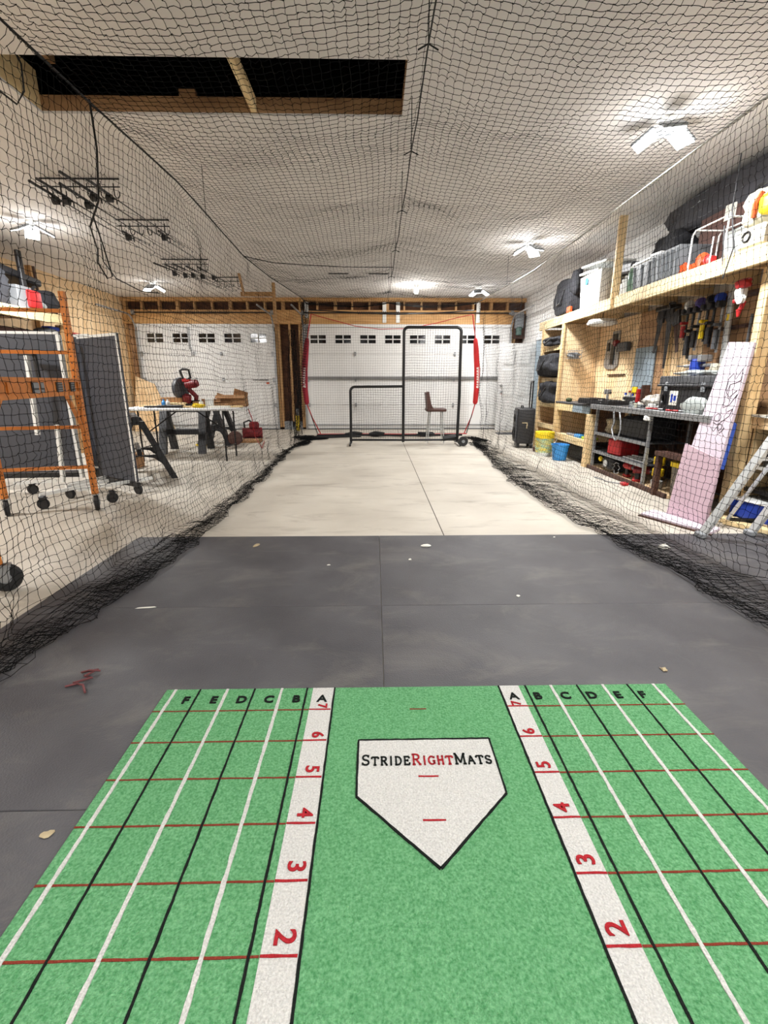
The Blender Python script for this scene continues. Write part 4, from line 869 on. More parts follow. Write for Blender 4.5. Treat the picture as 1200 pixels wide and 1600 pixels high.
for k, (yy, hh, m_, nm) in enumerate(((6.55, .12, WHTM, 'white'), (6.45, .15, CLEAR, 'clear'), (6.36, .11, WHTM, 'short white'), (6.28, .14, CREAM, 'cream'))):
    t = thing('spray_bottle', f'{nm} small bottle at the back of the bench below the wall template', 'bottle', (3.42, yy, Z1)); 
    obj('bottle_body', MB().lathe([(.03, 0), (.032, .01), (.032, hh*.7), (.015, hh*.85), (.015, hh)], n=14), m_, t, True); obj('cap', MB().cyl((0, 0, hh), (0, 0, hh+.025), .017, n=10), ORGP if k % 2 else BLUE, t, True)
bx('red_book', (3.40, 6.15, Z1), (.10, .035, .20), RED, 'upright red and dark box behind the parts tray', 'box')
bx('brown_book', (3.42, 6.08, Z1), (.10, .04, .25), BROWNW, 'upright brown strip of wood behind the red box', 'wood strip')
solo('yellow_note', MB().box((3.40, 6.30, Z1+.19), (.02, .11, .07)).cyl((3.41, 6.30, Z1), (3.41, 6.30, Z1+.17), .008), YEL, 'bright yellow card on a stick at the back of the workbench', 'card', loc=(3.40, 6.30, Z1))
# lower shelf of bench one
bx('grey_tray', (3.12, 7.2, .355), (.26, .34, .03), GREYP, 'flat grey tray on the lower shelf of the timber workbench', 'tray')
bx('blue_tray', (3.05, 6.95, .355), (.14, .2, .045), SKYB, 'small blue tray on the lower shelf of the timber workbench', 'tray')
bx('lime_folder', (3.06, 6.70, .355), (.16, .2, .035), mat('lime', (190, 220, 60), .6), 'lime green folder on the lower shelf beside the bench leg', 'folder')
bx('dark_bin', (3.26, 7.1, .0), (.34, .7, .2), BLACK, 'low black bin on the floor under the timber workbench', 'bin')
# in the rack
bx('black_machine', (3.2, 5.52, .50), (.36, .56, .25), BLACK, 'black plastic machine case on the upper rack shelf', 'case', bev=.03)
bag('tan_sack', (3.16, 6.12, .60), (.28, .3, .20), TAN, 'tan cloth sack on the upper rack shelf', 'sack', seed=8, strap=False)
m = MB(); pts = [(0, .06, .80), (0, .02, .68), (0, .06, .60), (0, .0, .50), (0, -.06, .47), (0, -.12, .50), (0, -.15, .6), (0, -.13, .70), (0, -.08, .80)]
solo('air_hose', MB().tube([(2.90, 5.72+y, z) for _, y, z in pts], .010, 6), GREYM, 'silver hose loop hanging from the long workbench edge', 'hose', smooth=True, loc=(2.90, 5.72, .8))
solo('white_clamp', MB().box((2.93, 5.08, .77), (.05, .09, .05), rot=(0, .2, .3), bev=.008), WHTM, 'small white clamp on the bench edge above the rack upright', 'clamp', loc=(2.93, 5.08, .75))
bx('red_case', (3.12, 5.86, .262), (.28, .26, .20), RED, 'upright red case on the lower rack shelf', 'case', rz=.12, bev=.02)
t = thing('circular_saw', 'black circular saw with round silver hub under the rack', 'saw', (3.12, 5.98, .036), 0)
obj('body', MB().blob((0, 0, .09), (.28, .36, .17), noise=.06, sq=.6, seed=2), BLACK, t, True); obj('hub', MB().cyl((-.15, 0, .1), (-.135, 0, .1), .045, n=16), ALU, t); obj('yellow_tag', MB().blob((-.13, .17, .13), (.04, .07, .06), sub=2), YEL, t)
for k in range(5):
    solo('metal_strip', MB().box((3.04+.05*k, 5.42, .262+.012*(k % 3)+.008), (.035, .50-.05*k, .012), rot=(0, 0, .05*k), bev=.002), [WHTM, ALU, WHTM, GREYM, WHTM][k], ['white strip at the front edge of the lower rack shelf, beside the red case', 'silver strip second from the front on the lower rack shelf', 'white strip in the middle of the strips on the lower rack shelf', 'dull grey strip on the lower rack shelf', 'short white strip farthest back on the lower rack shelf'][k], 'metal strip', 'metal strips on the rack', loc=(3.04+.05*k, 5.42, .262))
for k, (yy, xx) in enumerate(((5.56, 3.06), (5.40, 3.12), (5.28, 3.05))):
    t = thing('cordless_drill', ['red cordless drill lying under the rack beside the black saw', 'red and black drill in the middle under the rack', 'dark red drill under the rack by the right upright'][k], 'drill', (xx, yy, .036), .5*k)
    obj('body', MB().cyl((0, -.09, .13), (0, .08, .13), .035, n=14), [RED, RED, DKRED][k], t, True); obj('handle', MB().box((0, .03, .07), (.035, .05, .12), bev=.01), BLACK, t); obj('battery', MB().box((0, .03, .015), (.06, .1, .03), bev=.008), RED, t); obj('chuck', MB().cyl((0, -.14, .13), (0, -.09, .13), .016, .024, n=12), GREYM, t)
t = thing('coiled_wire', 'grey coil of wire standing beside the circular saw', 'wire', (2.99, 5.72, .036)); obj('coil', MB().tube([(.01*math.sin(7*a), .07*math.cos(a), .08+.07*math.sin(a)) for a in [k*.3 for k in range(64)]], .005, 5), GREYM, t)
# yellow stack + pail
for k in range(3):
    z = .036+.0+k*.125
    t = thing('yellow_jug', ['yellow jug at the bottom of the stack beside the dark table leg', 'middle yellow jug of the stack beside the dark table leg', 'topmost yellow jug of the stack beside the dark table leg'][k], 'jug', (3.06, 4.97, z), .2*k)
    obj('jug_body', MB().lathe([(.05, 0), (.058, .01), (.058, .08), (.03, .105), (.03, .12)], n=16), YEL if k else WHTM, t, True); obj('cap', MB().cyl((0, 0, .10), (0, 0, .124), .032, n=12), YEL, t, True)
t = thing('work_pail', 'cloudy plastic pail with yellow contents under the low table', 'bucket', (3.10, 4.55, .036))
obj('pail_body', MB().lathe([(.12, 0), (.125, .01), (.145, .33), (.15, .34)], n=24), mat('smoky_plastic', (120, 112, 100), .4, var=.1, alpha=.85), t, True); obj('pail_rim', MB().lathe([(.146, .30), (.158, .30), (.158, .345), (.146, .345)], n=24), YEL, t, True)
solo('floor_scrap', MB().blob((2.86, 5.25, .02), (.08, .09, .04), noise=.2, sub=2), RED, 'small red scrap on the floor in front of the rack', 'scrap', smooth=True, loc=(2.86, 5.25, 0))
solo('extension_cable', MB().tube([(2.72, 5.7, .008), (2.76, 5.55, .008), (2.74, 5.45, .01), (2.82, 5.35, .008), (2.86, 5.28, .01)], .006, 5), GREYP, 'thin grey cord on the floor in front of the rack', 'cord', loc=(2.8, 5.5, 0))
# ---------------------------------------------------------------- on the tool wall
WX = 3.53
t = thing('hanging_lamp', 'white oval lamp hanging under the high shelf above the timber workbench', 'lamp', (3.12, 6.85, 1.89))
obj('shade', MB().lathe([(0, 0), (.12, .0), (.19, .015), (.195, .04), (.17, .075), (.06, .09), (0, .09)], n=28), WHTM, t, True); obj('cord', MB().cyl((0, 0, .09), (0, 0, .254), .005, n=6), BLACK, t)
t = thing('wire_basket', 'small wire basket of oddments on the cubby side panel', 'basket', (3.12, 7.72, 1.50))
m = MB()
for k in range(6): m.tube([(-.10+.04*k, .07, .12), (-.10+.04*k, .07, 0), (-.10+.04*k, -.07, 0), (-.10+.04*k, -.07, .12)], .003, 4)
for z in (0, .06, .12): m.tube([(-.1, -.07, z), (.1, -.07, z), (.1, .07, z), (-.1, .07, z)], .003, 4, closed=True)
obj('wire_frame', m, GREYM, t); obj('oddments', MB().blob((0, 0, .05), (.18, .12, .08), noise=.3, seed=5), GREYP, t, True)
t = thing('metal_template', 'rounded grey metal jigsaw template hung on the plywood tool wall', 'template', (WX-.012, 7.28, 1.6))
pts = [(0, .22, -.18), (0, .20, .15), (0, .05, .17), (0, .04, .26), (0, -.16, .26), (0, -.18, .02), (0, -.20, -.22), (0, -.1, -.27), (0, .1, -.27), (0, .2, -.24)]
obj('plate', MB().prism([(-.004, y, z) for _, y, z in pts], (.012, 0, 0)), GREYM, t); obj('slot', MB().box((-.012, -.02, -.06), (.008, .10, .28), bev=.003).box((-.012, .12, .05), (.008, .06, .12)).box((-.012, -.06, .17), (.008, .12, .1)), BLKMETAL, t)
t = thing('wall_drill', 'dark rectangular tool hung beside the grey metal template', 'tool', (WX-.05, 6.90, 1.62)); obj('body', MB().box((0, 0, 0), (.07, .30, .12), bev=.012), DKGREY, t); obj('knob', MB().blob((-.03, .16, .06), (.08, .1, .08), sub=2), DKRED, t, True)
solo('wall_strip', MB().box((WX-.01, 7.1, 1.25), (.02, .5, .015)), BROWNW, 'thin dark wooden strip on the tool wall under the template', 'strip', loc=(WX-.01, 7.1, 1.24))
solo('grey_board', MB().box((WX-.018, 6.36, 1.30), (.02, .46, .56), bev=.003), LBLUE, 'blue-grey rectangular board against the plywood tool wall', 'board', loc=(WX-.018, 6.36, 1.02))
solo('black_case_on_bench', MB().box((3.43, 6.35, Z1+.05), (.12, .35, .10), bev=.01), BLACK, 'small black case below the blue-grey board', 'case', loc=(3.43, 6.35, Z1))
# hooks with saws
t = thing('saw_hook', 'black hook bracket under the high shelf holding two hand saws', 'hook', (3.40, 5.88, 1.95)); obj('bracket', MB().box((.04, 0, .03), (.14, .3, .05), bev=.01).tube([(-.02, -.14, .03), (-.06, -.18, .05), (-.02, -.24, .05)], .012, 6), BLKMETAL, t)
def handsaw(y, z, L, tilt, label, m_=BLKMETAL):
    t = thing('hand_saw', label, 'saw', (3.43, y, z)); s_, c_ = math.sin(tilt), math.cos(tilt)
    def P(a, l): return (-.003, a*c_+l*s_, -l*c_+a*s_)
    obj('blade', MB().prism([P(-.055, 0), P(.055, 0), P(.02, L), P(-.02, L)], (.004, 0, 0)), m_, t); obj('handle', MB().prism([P(-.065, -.12), P(.06, -.12), P(.075, -.02), P(.05, .03), P(-.06, .03)], (.028, 0, 0), (-.012, 0, 0)), BLACK, t)
handsaw(5.98, 1.86, .38, .16, 'broad dark framing saw hung left on the hook under the high shelf'); handsaw(5.80, 1.86, .56, -.02, 'long pointed hand saw hung right on the hook under the high shelf', BLKMETAL)
handsaw(5.66, 1.80, .34, -.25, 'slim keyhole saw angled right of the two large saws', BROWNW)
# tool row
solo('tool_rail', MB().box((3.46, 5.0, 1.93), (.05, 1.05, .05), bev=.005), BROWNW, 'dark wooden rail holding clamps under the high shelf', 'rail', loc=(3.46, 5.0, 1.9))
solo('tool_rail', MB().box((3.50, 5.05, 1.66), (.04, .8, .035), bev=.005), BROWNW, 'lower dark wooden rail behind the hanging clamps', 'rail', loc=(3.5, 5.05, 1.64))
specs = [(5.46, .30, RED, 'red handled bar clamp with dark bar'), (5.36, .50, BLACK, 'thick black bar clamp'), (5.26, .42, BLKMETAL, 'black clamp with steel screw'), (5.14, .34, YEL, 'yellow handled clamp'), (5.04, .40, BLACK, 'black clamp beside the yellow one'), (4.92, .46, DKGREY, 'dark grey clamp')]
for k, (yy, ln, m_, nm) in enumerate(specs):
    t = thing('bar_clamp', f'{nm} hanging from the tool rail', 'clamp', (3.42, yy, 1.90), 0, 'clamps on the tool rail')
    obj('bar', MB().box((0, 0, -ln/2), (.012, .03, ln+.02)), GREYM if k in (2, 5) else BLKMETAL, t); obj('head', MB().box((-.03, 0, -.02), (.09, .05, .06), bev=.01), BLACK, t); obj('grip', MB().cyl((-.03, 0, -ln*.55), (-.03, 0, -ln*.95), .024, n=10), m_, t, True); obj('jaw', MB().box((-.03, 0, -ln*.45), (.08, .04, .03), bev=.006), m_, t)
for k, (yy, m_, nm) in enumerate(((5.42, WHTM, 'white and orange'), (5.24, mat('purple', (90, 80, 150), .5), 'purple'), (5.08, BLACK, 'round black'), (4.95, BLUE, 'dark blue'))):
    t = thing('tape_roll', f'{nm} tape roll tucked on the upper tool rail', 'tape', (3.40, yy, 1.94)); obj('roll', MB().lathe([(.025, -.02), (.05, -.02), (.05, .02), (.025, .02)], n=18, rot=(PI/2, .3, 0)), m_, t, True)
t = thing('spirit_level', 'long silver spirit level hanging at the right end of the tool rail', 'level', (3.44, 4.84, 1.45)); obj('bar', MB().box((0, 0, .22), (.025, .07, .92), rot=(R(-4), 0, 0), bev=.004), ALU, t); obj('vial', MB().box((-.014, 0, .3), (.004, .03, .06)), YEL, t)
t = thing('hanging_tool', 'red and white power tool hanging beside the timber post', 'power tool', (3.10, 4.26, 1.74))
obj('red_top', MB().blob((0, .0, .27), (.12, .16, .10), noise=.12, seed=3), RED, t, True); obj('white_body', MB().blob((0, .02, .17), (.10, .11, .17), noise=.1, seed=4), WHTM, t, True)
obj('red_arm', MB().tube([(0, .10, .10), (0, .0, .10), (0, -.05, .07), (0, -.02, .0)], .026, 8), RED, t, True); obj('ring', MB().lathe([(.028, -.02), (.05, -.02), (.05, .02), (.028, .02)], (-.03, -.04, .1), 18, rot=(0, PI/2, 0)), WHTM, t, True); obj('red_tip', MB().cyl((0, .0, -.08), (0, .0, .0), .014, .03), RED, t, True); t.scale = (.74, .74, .74)
t = thing('hanging_hammer', 'dark hammer hanging low beside the timber post', 'hammer', (3.30, 4.36, 1.36)); obj('handle', MB().cyl((0, 0, .1), (0, 0, .36), .012, n=8), DKGREY, t); obj('head', MB().box((0, 0, .09), (.03, .12, .05), bev=.008), BLKMETAL, t)
t = thing('red_grip', 'small red wall-hung tool at the right edge above the white shelf', 'tool', (3.40, 3.80, 1.40)); obj('body', MB().blob((0, 0, .05), (.06, .1, .09), sub=2), RED, t, True); obj('blade', MB().box((0, 0, 0), (.02, .12, .03)), BLACK, t)
# white shelf beyond the post
t = thing('white_edged_shelf', 'open wooden shelf unit with a white edged top right of the timber post', 'shelf', (3.35, 3.55, 0))
pw('top_board', MB().bb(3.16, 3.52, 3.0, 3.97, .865, .885), PAPER, t); pw('side_board', MB().bb(3.20, 3.5, 3.94, 3.96, .06, .865), PINEZ, t); pw('side_board', MB().bb(3.20, 3.5, 3.02, 3.04, .06, .865), PINEZ, t)
pw('front_rail', MB().bb(3.18, 3.2, 3.0, 3.96, .77, .865), PLY, t); pw('shelf_board', MB().bb(3.2, 3.5, 3.04, 3.94, .44, .46), PAPER, t); pw('back_board', MB().bb(3.5, 3.515, 3.0, 3.96, .06, .86), BROWNW, t); pw('shelf_board', MB().bb(3.2, 3.5, 3.04, 3.94, .24, .27), BLKMETAL, t)
bag('red_black_helmet', (3.32, 3.72, .57), (.24, .34, .22), BLACK, 'black helmet bag with red patch on the shelf behind the stepladder', seed=15, noise=.06)
solo('red_patch_box', MB().blob((3.22, 3.60, .53), (.1, .14, .14), noise=.08, sub=2), RED, 'small red object beside the black helmet bag behind the stepladder', 'box', smooth=True, loc=(3.22, 3.60, .46))
t = thing('blue_tote', 'royal blue plastic tote on the floor behind the stepladder', 'tote', (3.25, 3.72, .03), .2)
obj('tote_body', MB().box((0, 0, .08), (.30, .40, .15), bev=.02, seg=2), BLUE, t); obj('tote_rim', MB().box((0, 0, .158), (.32, .42, .012), bev=.004), WHTM, t)
for k, (x, y, rz, L) in enumerate(((2.98, 3.78, .3, .62), (3.12, 3.40, .08, .75), (3.3, 3.3, .3, .5))):
    solo('lumber_offcut', MB().box((x, y, .014+.016*k*0+.010), (.14, L, .034), rot=(0, 0, rz+.4), bev=.003), PINEY, ['wooden offcut on the floor behind the foot of the timber post', 'wooden offcut on the floor between the stepladder feet', 'wooden offcut on the floor at the right edge'][k], 'lumber', loc=(x, y, .006))

# ---------------------------------------------------------------- foam boards
def board(name, P, thick, m_, label, extra=None):
    """P: four world corners (bottom-left, bottom-right, top-right, top-left)"""
    P = [Vector(p) for p in P]; n = (P[1]-P[0]).cross(P[3]-P[0]).normalized(); c = P[0].copy()
    return P, n
P, n = board('', [(2.80, 4.28, .01), (2.82, 3.84, .01), (3.02, 3.915, 1.45), (3.02, 4.20, 1.475)], .025, None, '')
t = thing('foam_board', 'tall pale pink foam board with black doodles leaning before the tool wall', 'foam board', (2.82, 4.06, 0))
pw('board', MB().prism(P, n*-.025 if n.x < 0 else n*.025), PINK2, t)
nn = n if n.x < 0 else -n
m = MB()
def onb(u, v): return (P[0]*(1-u)*(1-v)+P[1]*u*(1-v)+P[2]*u*v+P[3]*(1-u)*v)+nn*.002
def curve(pts):
    m.tube([onb(u, v) for u, v in pts], .0032, 4)
curve([(.5, .80), (.62, .83), (.75, .80), (.9, .86), (.95, .80), (.8, .78), (.62, .77), (.58, .72), (.72, .70), (.9, .74)]); curve([(.5, .80), (.52, .72), (.62, .64), (.8, .66), (.95, .72)]); curve([(.62, .77), (.66, .70), (.78, .68)])
curve([(.55+.10*math.cos(a), .58+.022*math.sin(a)) for a in [k*.5 for k in range(14)]]); curve([(.45, .55), (.6, .54), (.75, .57), (.9, .60), (.94, .64), (.8, .62)]); curve([(.7+.07*math.cos(a), .53+.018*math.sin(a)) for a in [k*.5 for k in range(14)]])
curve([(.42, .52), (.55, .50), (.62, .53), (.75, .495), (.85, .53)])
pw('doodle', m, BLACK, t)
def onr(u, v): return onb(u, v)-nn*.03
pw('blue_backing', MB().prism([onr(.45, .30), onr(1.0, .30), onr(1.0, .56), onr(.45, .62)], -nn*.03), BLUEF, t)
P2 = [Vector(p) for p in [(2.585, 3.985, .025), (2.675, 3.615, .025), (2.755, 3.690, .545), (2.68, 4.03, .635)]]
n2 = (P2[1]-P2[0]).cross(P2[3]-P2[0]).normalized(); n2 = n2 if n2.x > 0 else -n2
solo('foam_offcut', MB().prism(P2, n2*.03), PINK, 'shorter mauve-pink foam offcut leaning in front of the tall foam board', 'foam board', loc=(2.63, 3.8, 0))
solo('foam_strip', MB().prism([(2.36, 3.99, .001), (2.60, 3.43, .001), (2.76, 3.55, .001), (2.54, 4.11, .001)], (0, 0, .022)), PINK2, 'pale pink foam strip lying flat on the floor at the foot of the foam boards', 'foam strip', loc=(2.5, 3.75, 0))
solo('foam_under_strip', MB().prism([(2.33, 3.98, -.0), (2.585, 3.40, -.0), (2.60, 3.41, -.0), (2.35, 3.99, -.0)], (0, 0, .012)), BROWNW, 'thin dark strip along the front edge of the floor foam strip', 'strip', loc=(2.45, 3.7, 0))

# ---------------------------------------------------------------- stepladder
t = thing('stepladder', 'aluminium stepladder standing at the right edge beside the foam boards', 'ladder', (2.7, 3.4, MT))
top = (3.10, 3.30, 1.42); top2 = (3.50, 3.38, 1.42)
A0 = (2.475, 3.365, MT); B0 = (2.89, 3.41, MT)
A1 = (A0[0]+.75, A0[1]-.10, 1.6); B1 = (B0[0]+.52, B0[1]-.32, 1.6)
pw('side_rail', MB().bar(A0, A1, .028, .07, up=(0, 1, 0)), ALU, t); pw('side_rail', MB().bar(B0, B1, .028, .06, up=(0, 1, 0)), ALU, t)
for k in range(1, 5):
    f = k*.19; a = [A0[i]+(A1[i]-A0[i])*f for i in range(3)]; b_ = [B0[i]+(B1[i]-B0[i])*f for i in range(3)]
    if k in (1,): continue
    pw('step', MB().bar(a, b_, .018, .07, up=(0, 1, 0)), ALU, t)
pw('brace', MB().bar((2.92, 3.70, .045), (3.16, 3.62, .60), .014, .03, up=(0, 1, 0)), ALU, t); pw('rear_rail', MB().bar((3.22, 3.58, .0), (3.12, 3.5, .72), .05, .05, up=(0, 1, 0)), WHTM, t)
pw('crossbar', MB().bar((2.93, 3.68, .05), (3.30, 3.56, .07), .022, .03), BLKMETAL, t)
for p in (A0, B0): pw('rubber_foot', MB().box((p[0], p[1], p[2]+.02), (.05, .09, .04), bev=.008), GREYP, t)

# ---------------------------------------------------------------- things on the high shelf
SZ = 2.164
t = bag('duffel_bag', (3.16, 8.10, SZ+.27), (.36, .72, .54), FABRIC, 'large black duffel bag at the far end of the high shelf', seed=21, noise=.07, sq=.7)
solo('duffel_bag_flap', MB().blob((3.06, 7.72, SZ+.44), (.14, .22, .36), rot=(R(12), 0, 0), noise=.1, seed=22), FABRIC, 'black folded strap bag hanging over the end of the duffel bag', 'bag', smooth=True, loc=(3.06, 7.72, SZ+.2))
solo('orange_pouch', MB().box((2.995, 7.74, SZ+.05), (.05, .12, .09), bev=.01), ORGP, 'small orange pouch at the foot of the black duffel bag', 'pouch', loc=(2.995, 7.74, SZ))
def tote(c, d, body, lidm, label, rz=0, ribs=5, lid_off=(0, 0, 0), lid_rot=0, extra=None):
    t = thing('storage_tote', label, 'storage tote', c, rz); m = MB()
    x, y, z = d[0]/2, d[1]/2, d[2]
    k = .9
    m.b.verts.ensure_lookup_table()
    vs = [m.b.verts.new(p) for p in ((-x*k, -y*k, 0), (x*k, -y*k, 0), (x*k, y*k, 0), (-x*k, y*k, 0), (-x, -y, z), (x, -y, z), (x, y, z), (-x, y, z))]
    for f in ((0, 1, 2, 3), (4, 5, 6, 7), (0, 1, 5, 4), (1, 2, 6, 5), (2, 3, 7, 6), (3, 0, 4, 7)): m.b.faces.new([vs[i] for i in f])
    obj('tote_body', m, body, t)
    if ribs:
        for i in range(ribs):
            yy = -y*.8+i*(2*y*.8)/(ribs-1); obj('rib', MB().bar((-x*k-.004, yy*k, .02), (-x-.004, yy, z-.02), .012, .02), body, t)
    if lidm: obj('lid', MB().box((lid_off[0], lid_off[1], z+.014+lid_off[2]), (d[0]*1.06, d[1]*1.05, .03), rot=(lid_rot, 0, 0), bev=.008), lidm, t)
    return t
WB = mat('white_tote', (222, 224, 220), .5, var=.03)
t = tote((3.18, 7.08, SZ), (.38, .66, .42), WB, None, 'white storage tote with a round blue sticker on the high shelf', ribs=0)
obj('sticker', MB().lathe([(0, 0), (.045, 0), (.045, .003), (0, .003)], (-.197, .10, .34), 20, rot=(0, -PI/2, 0)), SKYB, t)
solo('loose_lid', MB().box((3.18, 7.15, SZ+.455), (.40, .62, .03), rot=(R(4), 0, 0), bev=.008), WHTM, 'lower white lid lying askew on the white tote', 'lid', loc=(3.18, 7.15, SZ+.44))
solo('loose_lid', MB().box((3.18, 7.02, SZ+.53), (.40, .78, .03), rot=(R(5), 0, 0), bev=.008), WHTM, 'upper white lid lying askew above the white tote', 'lid', loc=(3.18, 7.05, SZ+.5))
for k, (yy, hh, mm) in enumerate(((6.20, .20, CLEAR), (6.10, .28, GREENJ), (5.99, .30, GREENJ), (6.16, .15, WHTM))):
    t = thing('glass_jar', ['clear jar just right of the hanger post on the high shelf', 'green jar between the hanger post and the grey totes', 'taller green jar touching the grey tote', 'white narrow jar in front of the green jars'][k], 'jar', (3.08 if k < 3 else 3.03, yy, SZ))
    obj('jar_body', MB().lathe([(.045, 0), (.05, .01), (.05, hh*.8), (.035, hh*.9), (.035, hh)], n=16), mm, t, True); obj('cap', MB().cyl((0, 0, hh), (0, 0, hh+.02), .038, n=14), WHTM, t, True)
TOTEG = mat('tote_grey', (104, 108, 112), .5, var=.05)
tote((3.17, 5.74, SZ), (.36, .38, .26), TOTEG, WHTM, 'small grey tote with a white lid beside the green jars', ribs=3)
tote((3.17, 5.28, SZ), (.40, .50, .27), TOTEG, None, 'wide grey tote right of the small grey tote', ribs=6)
solo('white_lid_strip', MB().box((3.0, 5.47, SZ+.285), (.05, .20, .03), rot=(R(3), 0, 0), bev=.006), WHTM, 'short white lid edge resting on the wide grey tote', 'lid', loc=(3.0, 5.47, SZ+.27))
bag('black_bag_high', (3.36, 5.80, SZ+.40), (.32, .55, .32), FABRIC, 'black bag heaped behind and above the small grey tote', seed=33, noise=.12, strap=False)
solo('grey_case_high', MB().box((3.33, 6.5, SZ+.36), (.4, .5, .12), rot=(R(6), 0, 0), bev=.02), DKGREY, 'dark grey case lying high behind the hanger post', 'case', loc=(3.33, 6.5, SZ))
tote((3.40, 6.45, SZ), (.34, .46, .28), DKGREY, None, 'dark tote under the grey case behind the hanger post', ribs=0)
bx('brown_carton', (3.42, 4.95, SZ), (.28, .62, .56), DCARD, 'large dark brown carton with a white label against the ceiling', 'carton')
solo('carton_label', MB().box((3.275, 4.84, 2.655), (.006, .14, .13)), PAPER, 'white rectangular label on the dark brown carton', 'label', loc=(3.275, 4.84, 2.655))
t = thing('wire_frame_rack', 'white tubular wire frame standing on the high shelf', 'frame', (3.08, 4.65, SZ)); m = MB()
for xx in (-.09, .16):
    m.tube([(xx, .24, 0), (xx, .24, .30), (xx, .20, .335), (xx, -.19, .335), (xx, -.23, .30), (xx, -.23, 0)], .008, 6)
m.cyl((-.09, -.19, .335), (.16, -.19, .335), .008).cyl((-.09, .2, .335), (.16, .2, .335), .008); obj('wire_frame', m, WHTM, t, True)
m = MB().tube([(-.08, -.05, 0), (-.08, -.05, .22)], .006, 5); obj('inner_rod', m, WHTM, t)
for k, (yy, hh) in enumerate(((4.78, .12), (4.68, .09), (5.02, .10), (4.9, .07))):
    solo('orange_tool', MB().blob((3.05, yy, SZ+hh/2), (.10, .10, hh), noise=.2, seed=k, sub=2), ORGP if k != 1 else RED, ['orange tool inside the white wire frame, left', 'red tool inside the white wire frame, right', 'orange tool in front of the brown carton', 'low orange piece between carton and white wire frame'][k], 'tool', smooth=True, loc=(3.05, yy, SZ))
solo('white_ball', MB().blob((3.02, 4.37, SZ+.03), (.06, .06, .06), noise=0, sq=0, sub=2), WHTM, 'small white ball right of the wire frame', 'ball', smooth=True, loc=(3.02, 4.37, SZ))
tote((3.30, 4.42, SZ), (.3, .50, .24), CLEAR, CLEAR, 'cloudy clear tote behind the white wire frame', ribs=0)
bx('white_case', (3.07, 4.10, SZ), (.22, .26, .16), CREAM, 'white hard case at the right end of the high shelf in view', 'case', bev=.02)
solo('case_latch', MB().tube([(2.955, 4.13+.04*math.cos(a), SZ+.09+.035*math.sin(a)) for a in [k*.5 for k in range(13)]], .008, 5), BLKMETAL, 'black round handle on the white hard case', 'handle', loc=(2.955, 4.13, SZ+.05))
t = thing('leaf_blower', 'cream and yellow garden blower on top of the white hard case', 'garden tool', (3.08, 4.12, SZ+.165))
obj('housing', MB().blob((0, .03, .14), (.24, .26, .26), noise=.08, seed=41), CREAM, t, True); obj('yellow_tank', MB().blob((-.04, -.10, .13), (.16, .13, .15), noise=.06, seed=42), YEL, t, True); obj('orange_trim', MB().tube([(-.12, -.02, .05), (-.13, -.03, .14), (-.11, -.06, .22)], .018, 6), ORGP, t, True); obj('handle', MB().tube([(-.06, .1, .22), (-.06, .06, .30), (-.06, -.06, .30), (-.06, -.1, .20)], .014, 6), BLKMETAL, t, True)
solo('shade_bundle', MB().blob((3.42, 4.45, 2.84), (.32, 3.2, .36), noise=.08, seed=51), mat('shade_stand_in', (60, 60, 66), .8, var=.1), 'long dark bundle added as shade under the ceiling above the right high shelf', 'shade_stand_in', smooth=True, loc=(3.42, 4.45, 2.66))  # dark form added to stand for the shade where wall meets ceiling
tote((3.36, 3.9, SZ), (.34, .9, .24), DKGREY, None, 'long dark tote under the dark shade bundle', ribs=0)
solo('dangling_cable', MB().tube([(2.93, 4.32, 2.9), (2.92, 4.30, 2.5), (2.93, 4.22, 2.2), (2.92, 4.27, 1.98), (2.93, 4.33, 2.15), (2.92, 4.36, 2.4)], .006, 5), BLACK, 'black cord dangling in front of the high shelf by the white case', 'cord', loc=(2.93, 4.3, 2.0))
# electric box near the back right corner
t = thing('door_opener', 'grey-green door opener motor box in the far right corner under the ceiling', 'motor', (3.43, 11.9, 2.2))
obj('housing', MB().box((0, 0, .32), (.20, .16, .30), bev=.02), GREYP, t); obj('motor', MB().cyl((0, -.04, .02), (0, -.04, .2), .07, n=16), mat('motor_green', (70, 95, 88), .5), t, True); obj('shaft', MB().cyl((-.25, -.02, .5), (.1, -.02, .5), .03, n=10), GREYM, t, True); obj('bracket', MB().box((.02, .03, .22), (.26, .03, .55)), BROWNW, t)
solo('wall_cable', MB().tube([(3.40, 11.7, CEIL), (3.41, 11.72, 2.9), (3.42, 11.8, 2.75)], .008, 5), BLACK, 'black cable dropping from the ceiling to the motor box', 'cable', loc=(3.4, 11.7, 2.75))

# ---------------------------------------------------------------- orange rolling scaffold
sc = thing('rolling_scaffold', 'orange rolling baker scaffold on casters at the left', 'scaffold', (-2.67, 3.27, 0))
A = Vector((-2.115, 2.5, 0)); B = Vector((-2.555, 4.25, 0)); C_ = Vector((-3.245, 4.08, 0)); D = A+(C_-B)
def V3(p, z): return (p.x, p.y, z)
for p, zt in ((A, 1.86), (B, 1.86), (C_, 1.86), (D, 1.86)):
    o = pw('upright_post', MB().bar(V3(p, .16), V3(p, zt), .042, .042), ORG, sc)
    h = MB()
    for k in range(30):
        z = .2+k*.055
        for dx, dy in ((-.0, -.0215), (.0215, 0)): h.box((p.x+dx, p.y+dy, z), (.010 if dx == 0 else .002, .002 if dx == 0 else .010, .012))
    h.shift(-sc.location); sub('adjusting_holes', h, BLACK, o, kind='stuff')
for P0, P1 in ((B, C_), (A, D)):
    for z in (.41, .765, 1.385, 1.71): pw('rung', MB().bar(V3(P0, z), V3(P1, z), .028, .028), ORG, sc)
